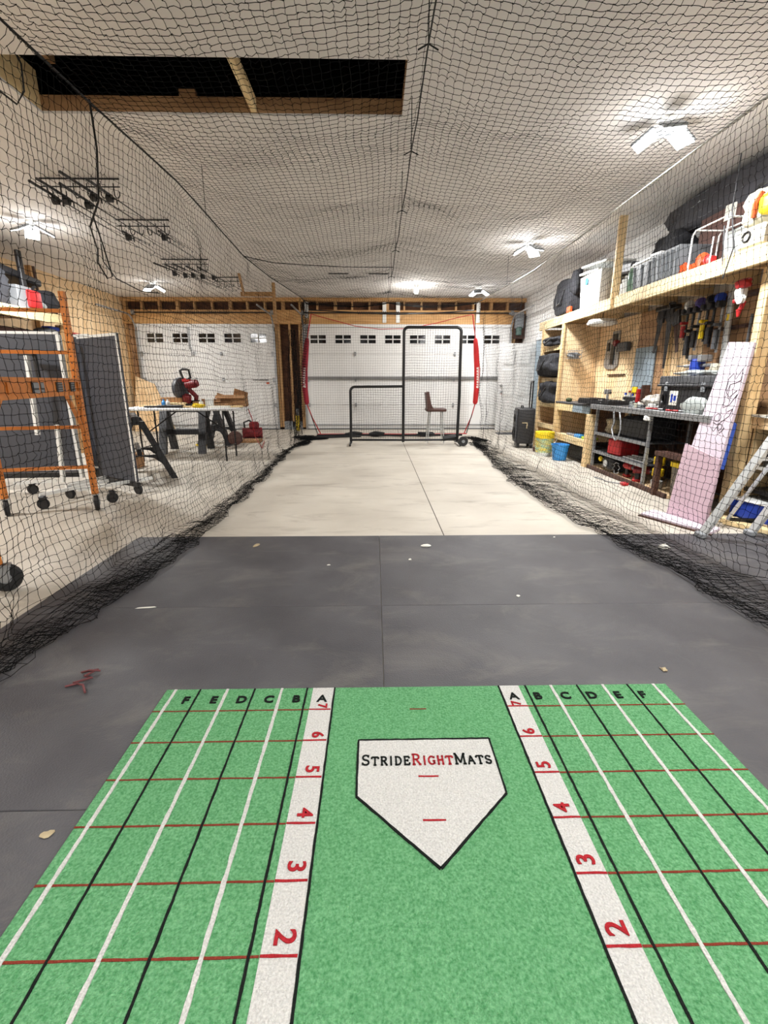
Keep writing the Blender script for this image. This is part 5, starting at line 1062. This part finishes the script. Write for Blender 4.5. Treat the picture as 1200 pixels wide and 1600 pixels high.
for P0, P1 in ((A, B), (D, C_)):
    d = (P1-P0).normalized()
    o = pw('side_rail', MB().bar(V3(P0, 1.16), V3(P1, 1.16), .03, .03).bar(V3(P0, 1.055), V3(P1, 1.055), .03, .03).bar(V3(P0, 1.108), V3(P1, 1.108), .006, .085, up=(0, 0, 1)), ORG, sc)
    for f in (.3, .55, .8): sub('rail_stiffener', MB().bar(V3(P0.lerp(P1, f), 1.06), V3(P0.lerp(P1, f), 1.155), .02, .03).shift(-sc.location), ORG, o)
    pw('corner_brace', MB().bar(V3(P0+d*.42, 1.05), V3(P0+d*.02, .70), .026, .026), ORG, sc); pw('corner_brace', MB().bar(V3(P1-d*.30, 1.05), V3(P1-d*.02, .75), .026, .026), ORG, sc)
# warning stickers on the right-hand rail (facing the lane and camera)
d = (B-A).normalized(); nrm = Vector((d.y, -d.x, 0)); 
for s0, w_, rows in ((.98, .20, 'pic'), (1.40, .17, 'txt'), (1.66, .10, 'txt')):
    c = A+d*s0+nrm*.009
    st = pw('warning_sticker', MB().box((c.x, c.y, 1.108), (w_, .004, .078), rot=(0, 0, math.atan2(d.y, d.x))), BLACK, sc)
    m = MB()
    if rows == 'txt':
        for k in range(4): m.box((c.x+nrm.x*.003, c.y+nrm.y*.003, 1.08+k*.018), (w_*.8, .003, .007), rot=(0, 0, math.atan2(d.y, d.x)))
    else:
        m.box((c.x-d.x*.03+nrm.x*.003, c.y-d.y*.03+nrm.y*.003, 1.122), (w_*.5, .003, .035), rot=(0, 0, math.atan2(d.y, d.x))); m.box((c.x+d.x*.065+nrm.x*.003, c.y+d.y*.065+nrm.y*.003, 1.122), (w_*.25, .003, .035), rot=(0, 0, math.atan2(d.y, d.x))); m.box((c.x+nrm.x*.003, c.y+nrm.y*.003, 1.082), (w_*.8, .003, .022), rot=(0, 0, math.atan2(d.y, d.x)))
    sub('sticker_print', m.shift(-sc.location), GREYP, st)
dk = MB().prism([V3(A+Vector((-.03, .05, 0)), 1.125), V3(B+Vector((-.03, -.03, 0)), 1.125), V3(C_+Vector((.03, -.03, 0)), 1.125), V3(D+Vector((.03, .05, 0)), 1.125)], (0, 0, .015)); pw('deck', dk, PLY, sc)
for i, p in enumerate((A, B, C_, D)):
    a = [R(30), R(120), R(128), R(20)][i]
    r_ = .075 if i else .08; cx, cy = p.x+.03*math.cos(a), p.y+.03*math.sin(a)
    w_ = pw('caster', MB().lathe([(.03, -.02), (r_*.9, -.02), (r_, -.01), (r_, .01), (r_*.9, .02), (.03, .02)], (cx, cy, r_), 22, rot=(PI/2, 0, a)), RUBW, sc, True)
    q = Vector((math.sin(a), -math.cos(a), 0))
    sub('fork', MB().prism([(cx+q.x*.026-math.cos(a)*.03, cy+q.y*.026-math.sin(a)*.03, .145), (cx+q.x*.026+math.cos(a)*.03, cy+q.y*.026+math.sin(a)*.03, .145), (cx+q.x*.026+math.cos(a)*.018, cy+q.y*.026+math.sin(a)*.018, .06), (cx+q.x*.026-math.cos(a)*.018, cy+q.y*.026-math.sin(a)*.018, .06)], tuple(q*.004))
        .prism([(cx-q.x*.026-math.cos(a)*.03, cy-q.y*.026-math.sin(a)*.03, .145), (cx-q.x*.026+math.cos(a)*.03, cy-q.y*.026+math.sin(a)*.03, .145), (cx-q.x*.026+math.cos(a)*.018, cy-q.y*.026+math.sin(a)*.018, .06), (cx-q.x*.026-math.cos(a)*.018, cy-q.y*.026-math.sin(a)*.018, .06)], tuple(-q*.004))
        .box((cx, cy, .152), (.07, .06, .012), rot=(0, 0, a)).cyl((p.x, p.y, .15), (p.x, p.y, .2), .016).shift(-sc.location), GREYM, w_)
    sub('wheel_hub', MB().cyl((cx+q.x*.024, cy+q.y*.024, r_), (cx-q.x*.024, cy-q.y*.024, r_), .03, n=14).shift(-sc.location), GREYP, w_)

# ---------------------------------------------------------------- folded ping-pong table
pp = thing('table_tennis_table', 'folded slate-grey table tennis table with white lines on wheels behind the scaffold', 'game table', (-3.3, 5.1, 0))
def half(P0, P1, z0, z1, name='table_half', low=True):
    P0 = Vector(P0); P1 = Vector(P1); d = (P1-P0); L = d.length; d.normalize(); n_ = Vector((d.y, -d.x, 0)); n_ = n_ if n_.y < 0 else -n_
    ang = math.atan2(d.y, d.x); c = (P0+P1)/2
    o = pw(name, MB().box((c.x, c.y, (z0+z1)/2), (L, .022, z1-z0), rot=(0, 0, ang), bev=.003), TTOP, pp)
    m = MB(); f = n_*.0125
    m.box((c.x+f.x, c.y+f.y, z1-.012), (L, .003, .022), rot=(0, 0, ang)); 
    if low: m.box((c.x+f.x, c.y+f.y, z0+.03), (L, .003, .02), rot=(0, 0, ang))
    for e in (P0+d*.013, P1-d*.013): m.box((e.x+f.x, e.y+f.y, (z0+z1)/2), (.024, .003, z1-z0), rot=(0, 0, ang))
    m.box((c.x, c.y, z1+.002), (L, .026, .004), rot=(0, 0, ang))
    sub('white_line', m.shift(-pp.location), WHTM, o)
    sub('edge_rim', MB().box((c.x, c.y-.0, z0-.03), (L, .03, .05), rot=(0, 0, ang)).shift(-pp.location), BLACK, o)
    return o
half((-4.75, 5.02), (-3.20, 5.16), .20, 1.635)
half((-3.22, 5.36), (-2.47, 4.88), .14, 1.60, low=False)
# second outer half partly seen between the two
half((-3.21, 5.30), (-2.95, 5.24), .2, 1.62, 'inner_panel')
# folded legs
for (x, y, z0, z1) in ((-3.46, 4.98, .62, 1.40), (-3.30, 5.0, .12, .72)):
    pw('folding_leg', MB().bar((x-.02, y, z0), (x+.02, y, z1), .045, .03), WHTM, pp); 
pw('leg_cap', MB().box((-3.44, 4.98, 1.415), (.16, .05, .035), bev=.006).box((-3.37, 4.99, 1.25), (.03, .03, .32)), BLACK, pp)
pw('white_upright', MB().bar((-3.16, 5.08, .15), (-3.16, 5.08, 1.6), .05, .03), WHTM, pp)
for (x0, y0, x1, y1) in ((-3.75, 4.88, -3.4, 5.02), (-3.12, 4.33, -2.85, 5.0), (-2.9, 4.55, -2.45, 5.15), (-3.12, 4.72, -2.95, 5.3)):
    pw('base_bar', MB().bar((x0, y0, .13), (x1, y1, .13), .03, .03), WHTM, pp)
for x, y, a in ((-3.62, 4.95, .3), (-3.09, 4.32, .2), (-3.10, 4.74, -.3), (-2.58, 4.56, .8), (-2.50, 4.92, -.5)):
    cw = pw('caster', MB().lathe([(.012, -.018), (.048, -.018), (.052, -.008), (.052, .008), (.048, .018), (.012, .018)], (x, y, .052), 18, rot=(PI/2, 0, a)), RUBW, pp, True)
    sub('fork', MB().box((x, y, .11), (.05, .05, .03), rot=(0, 0, a), bev=.006).bar((x, y, .1), (x+.05, y-.02, .115), .03, .01).shift(-pp.location), BLACK, cw)

# ---------------------------------------------------------------- saw horses
def sawhorse(loc, rz, label, L=.62, H=.76, sp=.52):
    t = thing('sawhorse', label, 'sawhorse', loc, rz, 'black plastic sawhorses')
    obj('top_rail', MB().box((0, 0, H-.05), (L+.1, .075, .10), bev=.01), BLACK, t)
    for sx in (-1, 1):
        for sy in (-1, 1):
            x = sx*L/2
            obj('leg', MB().prism([(x-.055, sy*.015, H-.06), (x+.055, sy*.015, H-.06), (x+.06, sy*(sp/2-.02), 0), (x-.06, sy*(sp/2-.02), 0)], (0, sy*.075, 0)), BLACK, t)
        obj('end_web', MB().prism([(x-.015, -sp*.30, .30), (x-.015, sp*.30, .30), (x-.015, sp*.36, .18), (x-.015, sp*.22, .26), (x-.015, 0, .29), (x-.015, -sp*.22, .26), (x-.015, -sp*.36, .18)], (.03, 0, 0)), BLACK, t)
    obj('stretcher', MB().box((0, 0, .33), (L, .05, .09), bev=.008), BLACK, t); return t
sawhorse((-2.98, 6.0, 0), R(118), 'black plastic sawhorse nearest, half hidden by the table tennis table', L=.75, H=.76, sp=.66)
sawhorse((-3.2, 8.15, 0), R(6), 'black plastic sawhorse standing broadside under the white folding table', sp=.62)
sawhorse((-2.98, 9.15, 0), R(88), 'farthest black plastic sawhorse behind the white folding table', L=.5)
# folding table
ft = thing('folding_table', 'long white folding table cluttered with tools before the single garage door', 'table', (-2.75, 7.35, 0))
pw('tabletop', MB().bb(-3.65, -1.93, 6.98, 7.72, .745, .785, bev=.012), WHITE, ft)
for x in (-3.45, -2.22):
    m = MB()
    for y in (7.08, 7.6): m.cyl((x, y, 0), (x, y, .745), .013, n=8)
    m.cyl((x, 7.08, .2), (x, 7.6, .2), .01, n=6); pw('leg_frame', m, BLKMETAL, ft)
pw('leg_brace', MB().cyl((-3.42, 7.3, .42), (-2.95, 7.3, .74), .01, n=6), BLKMETAL, ft); pw('leg_brace', MB().cyl((-2.25, 7.3, .42), (-2.7, 7.3, .74), .01, n=6), BLKMETAL, ft)
TZ = .786
t = thing('mitre_saw', 'red and black mitre saw with round guard on the white folding table', 'saw', (-2.80, 7.28, TZ))
obj('base', MB().lathe([(.14, 0), (.15, .02), (.14, .05), (.0, .055)], n=22).box((0, .06, .06), (.42, .06, .07), bev=.01), BLKMETAL, t, True)
obj('blade_guard', MB().lathe([(0, -.03), (.15, -.03), (.16, 0), (.15, .03), (0, .03)], (-.07, .0, .27), 24, rot=(PI/2, 0, R(70))), DKGREY, t, True)
obj('arm', MB().tube([(.10, .10, .05), (.12, .08, .15), (.03, .04, .26)], .035, 8), DKRED, t, True); obj('motor', MB().cyl((.02, 0, .32), (.17, -.02, .34), .06, n=16).cyl((.17, -.02, .34), (.2, -.02, .345), .045, n=16), DKRED, t, True)
obj('handle', MB().tube([(.0, -.04, .40), (-.03, -.06, .52), (.02, -.07, .54), (.10, -.07, .53), (.11, -.05, .42), (.05, -.04, .40)], .018, 8, closed=True), BLACK, t, True); obj('red_neck', MB().box((.04, -.03, .385), (.12, .06, .06), bev=.015), RED, t)
obj('front_fence', MB().box((.02, -.03, .12), (.10, .10, .12), rot=(.3, .2, 0), bev=.01), DKRED, t)
for k, (x, y, d, mm, rz, lb_) in enumerate(((-3.0, 7.30, (.30, .22, .14), CARD, .1, 'open cardboard box left of the mitre saw'), (-2.45, 7.5, (.36, .26, .09), CARD, -.1, 'low cardboard box right of the mitre saw'), (-2.17, 7.45, (.42, .25, .15), CARD, .06, 'larger cardboard box at the right end of the folding table'), (-2.42, 7.15, (.11, .11, .13), WHTM, .2, 'small white box in front of the cardboard boxes'))):
    t = bx('carton', (x, y, TZ), d, mm, lb_, 'carton', rz=rz)
    if k in (1, 2):
        obj('flap', MB().box((0, -d[1]/2-.04, d[2]-.0), (d[0], .09, .006), rot=(.5, 0, 0)), CARD, t); obj('flap', MB().box((d[0]*.3, d[1]*.1, d[2]+.04), (d[0]*.5, .006, .10), rot=(.3, .3, 0)), CARD, t)
for k, (x, y, L, rz, mm) in enumerate(((-2.75, 7.06, .55, .05, PINE), (-2.35, 7.08, .50, -.08, PAPER), (-2.15, 7.14, .42, .12, PINE), (-3.15, 7.1, .4, 0, BLACK), (-3.3, 7.4, .5, .3, PINE))):
    solo('wood_offcut' if mm is not BLACK else 'black_bar', MB().box((x, y, TZ+.014), (L, .05, .025), rot=(0, 0, rz), bev=.003), mm, ['pine offcut at the table edge below the mitre saw', 'cream coloured strip at the right front of the folding table', 'short pine offcut at the right end of the folding table', 'long black bar at the left front of the folding table', 'pine offcut behind the cardboard box on the folding table'][k], 'lumber', loc=(x, y, TZ))
for k, (x, y, d_, rz, lb_) in enumerate(((-2.62, 7.40, (.26, .2, .08), .3, 'small flattened cardboard box leaning against the mitre saw base'), (-2.30, 7.30, (.30, .12, .05), -.2, 'thin cardboard tray between the white box and the right carton'), (-2.92, 7.18, (.30, .16, .07), .05, 'low light wood box under the front of the mitre saw'))):
    bx('carton' if k < 2 else 'wood_box', (x, y, TZ), d_, CARD if k < 2 else PINE, lb_, 'box', rz=rz)
for k, (x, y, mm, nm_) in enumerate(((-3.06, 7.12, SKYB, 'blue'), (-2.99, 7.10, WHTM, 'white'), (-2.52, 7.12, WHTM, 'cloudy'))):
    solo('small_bottle', MB().lathe([(.03, 0), (.03, .08), (.012, .10), (.012, .12)], (x, y-.04, TZ), 12), mm, f'small {nm_} bottle at the front of the folding table', 'bottle', smooth=True, loc=(x, y-.04, TZ))
solo('yellow_rag', MB().blob((-2.55, 7.06, TZ+.03), (.15, .1, .06), noise=.2, seed=1), YEL, 'crumpled yellow rag on the front of the folding table', 'rag', smooth=True, loc=(-2.55, 7.06, TZ))
solo('black_tray', MB().box((-2.95, 7.05, TZ+.02), (.36, .1, .04), bev=.008), BLACK, 'black tray in front of the mitre saw', 'tray', loc=(-2.95, 7.05, TZ))
solo('power_cord', MB().tube([(-1.97, 7.5, .80), (-1.92, 7.55, .6), (-1.93, 7.7, .3), (-2.0, 8.4, .02), (-2.2, 9.5, .01)], .007, 5), RED, 'red cord hanging off the right end of the folding table', 'cord', loc=(-1.95, 7.6, 0))
# things on the floor by the left door
t = thing('compressor', 'small red compressor with black hose on the floor right of the folding table', 'compressor', (-2.55, 10.0, 0), .2)
obj('tank', MB().cyl((-.2, 0, .12), (.2, 0, .12), .11, n=18), DKRED, t, True); obj('pump', MB().box((.04, 0, .28), (.2, .18, .14), bev=.03), DKRED, t); obj('handle', MB().tube([(-.15, 0, .22), (-.16, 0, .34), (-.06, 0, .38), (.0, 0, .34)], .02, 6), BLACK, t, True); obj('foot', MB().box((0, 0, .015), (.34, .2, .03)), BLACK, t)
t = thing('shop_fan', 'small round dark brown fan on the floor under the folding table', 'fan', (-2.6, 8.9, 0)); obj('ring', MB().lathe([(.10, -.06), (.13, -.05), (.13, .05), (.10, .06)], (0, 0, .14), 22, rot=(PI/2, 0, .2)), BRNL, t, True); obj('motor', MB().cyl((0, -.05, .14), (0, .05, .14), .04), BLACK, t); obj('blade', MB().box((0, 0, .14), (.2, .01, .05), rot=(.3, 0, 0)).box((0, 0, .14), (.05, .01, .2), rot=(0, 0, .3)), DKRED, t)
bx('flat_carton', (-2.5, 9.45, 0), (.5, .35, .05), CARD, 'flattened cardboard on the floor by the red compressor', 'carton', rz=.1)
solo('coiled_cable', MB().tube([(-3.2+.12*math.cos(k*.6)*(1+.1*k/20), 8.9+.12*math.sin(k*.6), .012+.004*k/10) for k in range(30)], .01, 5), YEL, 'yellow cord coil on the floor under the folding table', 'cord', loc=(-3.2, 8.9, 0))
bx('brown_box_floor', (-3.35, 6.55, 0), (.20, .25, .20), CARD, 'small brown box on the floor behind the nearest sawhorse', 'box')
solo('leaning_plywood', MB().prism([(-5.72, 11.5, .01), (-4.75, 11.5, .01), (-5.32, 11.93, 1.10), (-5.75, 11.93, 1.28)], (0, .015, 0)), PLY, 'light plywood sheet leaning in the corner left of the single garage door', 'plywood sheet', loc=(-5.3, 11.6, 0))
# hanging wooden frame near the far ceiling
t = thing('ceiling_trapeze', 'wooden hanger frame fixed to the ceiling before the single garage door', 'frame', (-2.3, 10.3, 2.5))
pw('hanger', MB().bb(-2.39, -2.35, 9.4, 9.44, 2.86, CEIL), PINEZ, t) if False else None
pw('hanger', MB().bar((-2.45, 9.45, CEIL), (-2.60, 10.3, 2.84), .04, .06), STUDW, t); pw('cross_rail', MB().bb(-2.66, -2.0, 10.28, 10.32, 2.80, 2.88), STUDW, t); pw('drop_post', MB().bb(-2.03, -1.97, 10.27, 10.31, 2.3, CEIL), STUDW, t)

# ---------------------------------------------------------------- fishing rods on ceiling racks
def rack(x0, x1, y, label, n=6):
    t = thing('rod_rack', label, 'rod rack', ((x0+x1)/2, y, 2.88))
    m = MB().cyl((x0, y, CEIL-.012), (x1, y, CEIL-.012), .008, n=6); pw('rail', m, BLKMETAL, t)
    pw('rail', MB().cyl((x0, y, 2.97), (x1, y, 2.97), .006, n=6), BLKMETAL, t)
    for k in range(n):
        x = x0+.06+(x1-x0-.12)*k/(n-1); pw('hook', MB().tube([(x, y, 3.0), (x, y, 2.90), (x+.015, y, 2.875), (x+.035, y, 2.875), (x+.05, y, 2.90), (x+.05, y, 2.93)], .006, 5), BLKMETAL, t)
rack(-3.22, -2.46, 5.30, 'black rod rack on the ceiling nearest the hatch'); rack(-3.12, -2.48, 6.50, 'second black rod rack on the ceiling, holding the rod tips'); rack(-3.40, -2.66, 8.42, 'far black rod rack on the ceiling above the folding table'); rack(-3.0, -2.5, 9.75, 'farthest black rod rack on the ceiling', 4)
def rod(p, q, label, reel=.25, m_=BLACK):
    t = thing('fishing_rod', label, 'fishing rod', p, 0, 'fishing rods on the ceiling racks'); q = Vector(q)-Vector(p)
    obj('grip', MB().cyl((0, 0, 0), tuple(q*.16), .013, n=8), m_, t, True); obj('blank', MB().cyl(tuple(q*.16), tuple(q), .007, .003, n=6), BLKMETAL, t, True)
    c = q*reel*.5; obj('reel', MB().cyl((c.x, c.y, c.z-.05), (c.x+.05, c.y, c.z-.05), .035, n=12).cyl((c.x, c.y, c.z-.02), (c.x, c.y, c.z), .01).tube([(c.x+.05, c.y, c.z-.05), (c.x+.09, c.y, c.z-.06), (c.x+.09, c.y, c.z-.10)], .007, 5), BLKMETAL, t, True)
    g0 = None
    for f in (.4, .6, .8, .97):
        if g0 is None: g0 = obj('line_guide', MB().lathe([(.010, -.002), (.013, 0), (.010, .002)], (0, 0, 0), 8, rot=(PI/2, 0, 0)), GREYM, t); g_ = g0
        else: g_ = g0.copy(); COL.objects.link(g_)
        g_.location = q*f-Vector((0, 0, .013))
Y0r = 4.45
for k, (xa, xb, ya, yb, nm) in enumerate(((-3.10, -3.18, 4.95, 7.6, 'leftmost rod with its reel at the near end'), (-3.0, -3.08, 4.9, 8.0, 'second rod from the left'), (-2.86, -2.88, 5.0, 8.2, 'middle rod'), (-2.70, -2.62, 4.75, 8.3, 'long rod starting beyond the near rack'), (-2.56, -2.52, 4.9, 7.4, 'rightmost rod nearest the net'), (-3.02, -2.95, 6.42, 7.0, 'short dark rod end left on the second rack'), (-2.58, -2.55, 6.40, 7.1, 'short dark rod end right on the second rack'))):
    rod((xa, ya, 2.892), (xb, yb, 2.90), f'{nm} on the two near ceiling racks')
for k, (xa, xb, ya, yb, nm) in enumerate(((-3.35, -2.98, 8.0, 9.9, 'leftmost dark rod'), (-3.22, -2.9, 8.1, 10.2, 'second dark rod'), (-3.08, -2.8, 8.05, 10.3, 'third dark rod'), (-2.94, -2.7, 8.2, 10.2, 'fourth dark rod'), (-2.78, -2.58, 8.25, 10.4, 'rightmost dark rod'))):
    rod((xa, ya, 2.892), (xb, yb, 2.89), f'{nm} on the two far ceiling racks', reel=.5)
# rope looped from the ceiling through the hatch
solo('hanging_rope', MB().tube([(-1.98, 3.98, 3.05), (-1.97, 3.97, 2.75), (-2.05, 4.05, 2.45), (-2.22, 4.2, 2.32), (-2.5, 4.8, 2.30), (-2.62, 5.0, 2.24), (-2.55, 5.0, 2.1), (-2.5, 5.0, 2.12), (-2.56, 5.02, 2.4), (-2.6, 5.0, 2.62)], .007, 6), ROPEB, 'black rope hanging from the ceiling hatch in front of the rod racks', 'rope', smooth=True, loc=(-2.2, 4.4, 2.1))
solo('hatch_cable', MB().tube([(-2.5, 3.45, 3.04), (-2.44, 3.6, 2.98), (-2.36, 3.78, 2.92), (-2.28, 3.75, 2.98), (-2.24, 3.7, 3.1), (-2.26, 3.66, 3.2)], .006, 6), ROPEB, 'black cable looping under the left corner of the ceiling hatch', 'cable', smooth=True, loc=(-2.35, 3.7, 2.92))
solo('far_rope', MB().tube([(-3.9, 7.6, CEIL), (-3.85, 7.5, 2.8), (-3.75, 7.6, 2.6), (-3.6, 8.0, 2.5), (-3.45, 8.3, 2.52)], .008, 6), ROPEB, 'black rope drooping from the ceiling above the table tennis table', 'rope', smooth=True, loc=(-3.7, 7.8, 2.5))

# ---------------------------------------------------------------- left high shelf
lsx = -4.85
t = thing('left_high_shelf', 'deep timber shelf high on the left wall above the table tennis table', 'shelf', (-5.4, 6.6, 2.0))
pw('front_beam', MB().bb(lsx-.02, lsx+.02, 3.6, 8.15, 2.0, 2.14, bev=.003), PINEY, t)
for k in range(4): pw('shelf_panel', MB().bb(XL+.001, lsx-.02, 3.6+k*1.14, 3.6+k*1.14+1.135, 2.12, 2.14), PLYD, t)
pw('support_post', MB().bb(lsx-.12, lsx-.03, 7.95, 8.04, 0, 2.0), STUDW, t); pw('wall_post', MB().bb(XL+.0, XL+.09, 8.9, 8.99, 0, CEIL), STUDW, t)
LZ = 2.141
bag('dark_case_left', (-5.15, 6.60, LZ+.24), (.5, .9, .48), FABRIC, 'big black soft case at the left end of the left high shelf', seed=61, sq=.8, noise=.04)
bx('grey_crate_left', (-5.08, 7.30, LZ), (.36, .30, .30), GREYP, 'grey cloth-lined crate on the left high shelf', 'crate')
t = thing('fuel_can', 'red fuel can on the left high shelf before the black bags', 'fuel can', (-4.95, 7.45, LZ)); obj('can_body', MB().box((0, 0, .15), (.2, .26, .24), bev=.04, seg=2), RED, t, True); obj('spout', MB().tube([(0, .08, .27), (0, .12, .33), (0, .16, .34)], .02, 8), BLACK, t, True); obj('can_foot', MB().box((0, 0, .015), (.1, .12, .03)), BLACK, t)
bag('dark_bag_left', (-5.1, 7.85, LZ+.17), (.42, .45, .34), FABRIC, 'black bag at the right end of the left high shelf', seed=62)
bag('plastic_wrap_left', (-5.0, 7.62, LZ+.09), (.22, .22, .18), CLEAR, 'clear plastic wrapped bundle beside the red fuel can', 'bundle', seed=63, strap=False)
solo('long_black_case', MB().box((-5.25, 7.3, LZ+.50), (.4, 1.3, .10), rot=(R(-5), 0, 0), bev=.02), BLACK, 'long black case lying across the bags on the left high shelf', 'case', loc=(-5.25, 7.3, LZ+.45))
for k, yy in enumerate((6.95, 7.45)):
    solo('upright_strap_post', MB().box((-5.0, yy, LZ+.40), (.05, .09, .78), bev=.01), BLACK, ['black upright bar left among the bags on the left high shelf', 'black upright bar right of the grey crate on the left high shelf'][k], 'bar', loc=(-5.0, yy, LZ))
solo('copper_pipe', MB().cyl((-5.55, 8.6, 2.3), (-5.5, 8.5, 2.95), .02), BROWNW, 'thin brown pipe standing against the left plywood wall', 'pipe', loc=(-5.52, 8.55, 2.3))
# below the shelf: blue & red items
t = thing('wall_bag_left', 'grey bag with blue top hanging below the left high shelf', 'bag', (-4.98, 7.75, 1.70)); obj('bag_body', MB().blob((0, 0, .12), (.2, .42, .24), noise=.08, seed=71), DKGREY, t, True); obj('blue_top', MB().box((0, .1, .235), (.16, .22, .06), bev=.015), BLUE, t)
t = thing('red_wall_tool', 'red tool hung on the plywood wall right of the scaffold post', 'tool', (XL+.06, 9.9, 1.95)); obj('body', MB().box((0, 0, .05), (.1, .34, .14), bev=.02), RED, t); obj('lower', MB().box((0, 0.03, -.12), (.08, .12, .22), bev=.02), BLACK, t)
bx('dark_cabinet', (-5.5, 6.8, 0), (.7, 2.2, 1.9), DCARD, 'tall dark cabinet in shadow under the left high shelf', 'cabinet')

# ---------------------------------------------------------------- litter on the mats
def scrap(name, x, y, d, m_, label, seed, rz=0):
    z = MT if y < 3.45 else 0
    solo(name, MB().blob((x, y, z+d[2]/2), d, (0, 0, rz), .25, seed, 2, .3), m_, label, 'litter', smooth=False, loc=(x, y, z))
m = MB().tube([(-1.19, 1.69, .014), (-1.13, 1.70, .02), (-1.16, 1.66, .016), (-1.12, 1.645, .02), (-1.18, 1.62, .014), (-1.13, 1.60, .018), (-1.10, 1.56, .014)], .0045, 5).tube([(-1.19, 1.69, .014), (-1.15, 1.68, .03), (-1.12, 1.70, .014)], .004, 5).tube([(-1.2, 1.60, .012), (-1.16, 1.62, .012)], .0045, 5)
solo('red_twine', m, mat('dusty_red_cord', (104, 56, 58), .85), 'short knotted piece of dusty red cord on the black mat left of the green mat', 'cord', loc=(-1.15, 1.64, MT))
scrap('paper_scrap', .365, 3.20, (.065, .045, .012), PAPER, 'oval white scrap on the mat near the concrete edge', 1)
scrap('paper_scrap', 2.05, 3.12, (.075, .07, .03), PAPER, 'larger crumpled white tag lying in the right net folds', 2, .3)
scrap('leaf_scrap', -.858, 3.24, (.03, .07, .008), TAN, 'thin tan leaf scrap on the mat near the concrete edge', 3, -.3)
scrap('paper_scrap', .229, 2.93, (.02, .02, .008), PAPER, 'tiny white fleck right of the middle seam', 4); scrap('paper_scrap', .787, 2.37, (.02, .02, .006), PAPER, 'tiny white fleck on the seam at the right', 5)
scrap('paper_scrap', 1.18, 1.67, (.025, .03, .008), TAN, 'small tan scrap beside the far right corner of the green mat', 6); scrap('tape_scrap', -1.2, 2.27, (.11, .014, .004), PAPER, 'thin pale strip of tape on the mat inside the left net', 7, .15)
scrap('paper_scrap', -.30, 2.85, (.02, .014, .004), PAPER, 'tiny pale fleck left of the middle seam', 8); scrap('tan_scrap', -.86, .98, (.03, .022, .004), TAN, 'tan chip on the mat at the left edge of the green mat', 9)
scrap('paper_scrap', 1.36, 3.38, (.016, .016, .006), PAPER, 'tiny white fleck near the right end of the concrete edge', 10)
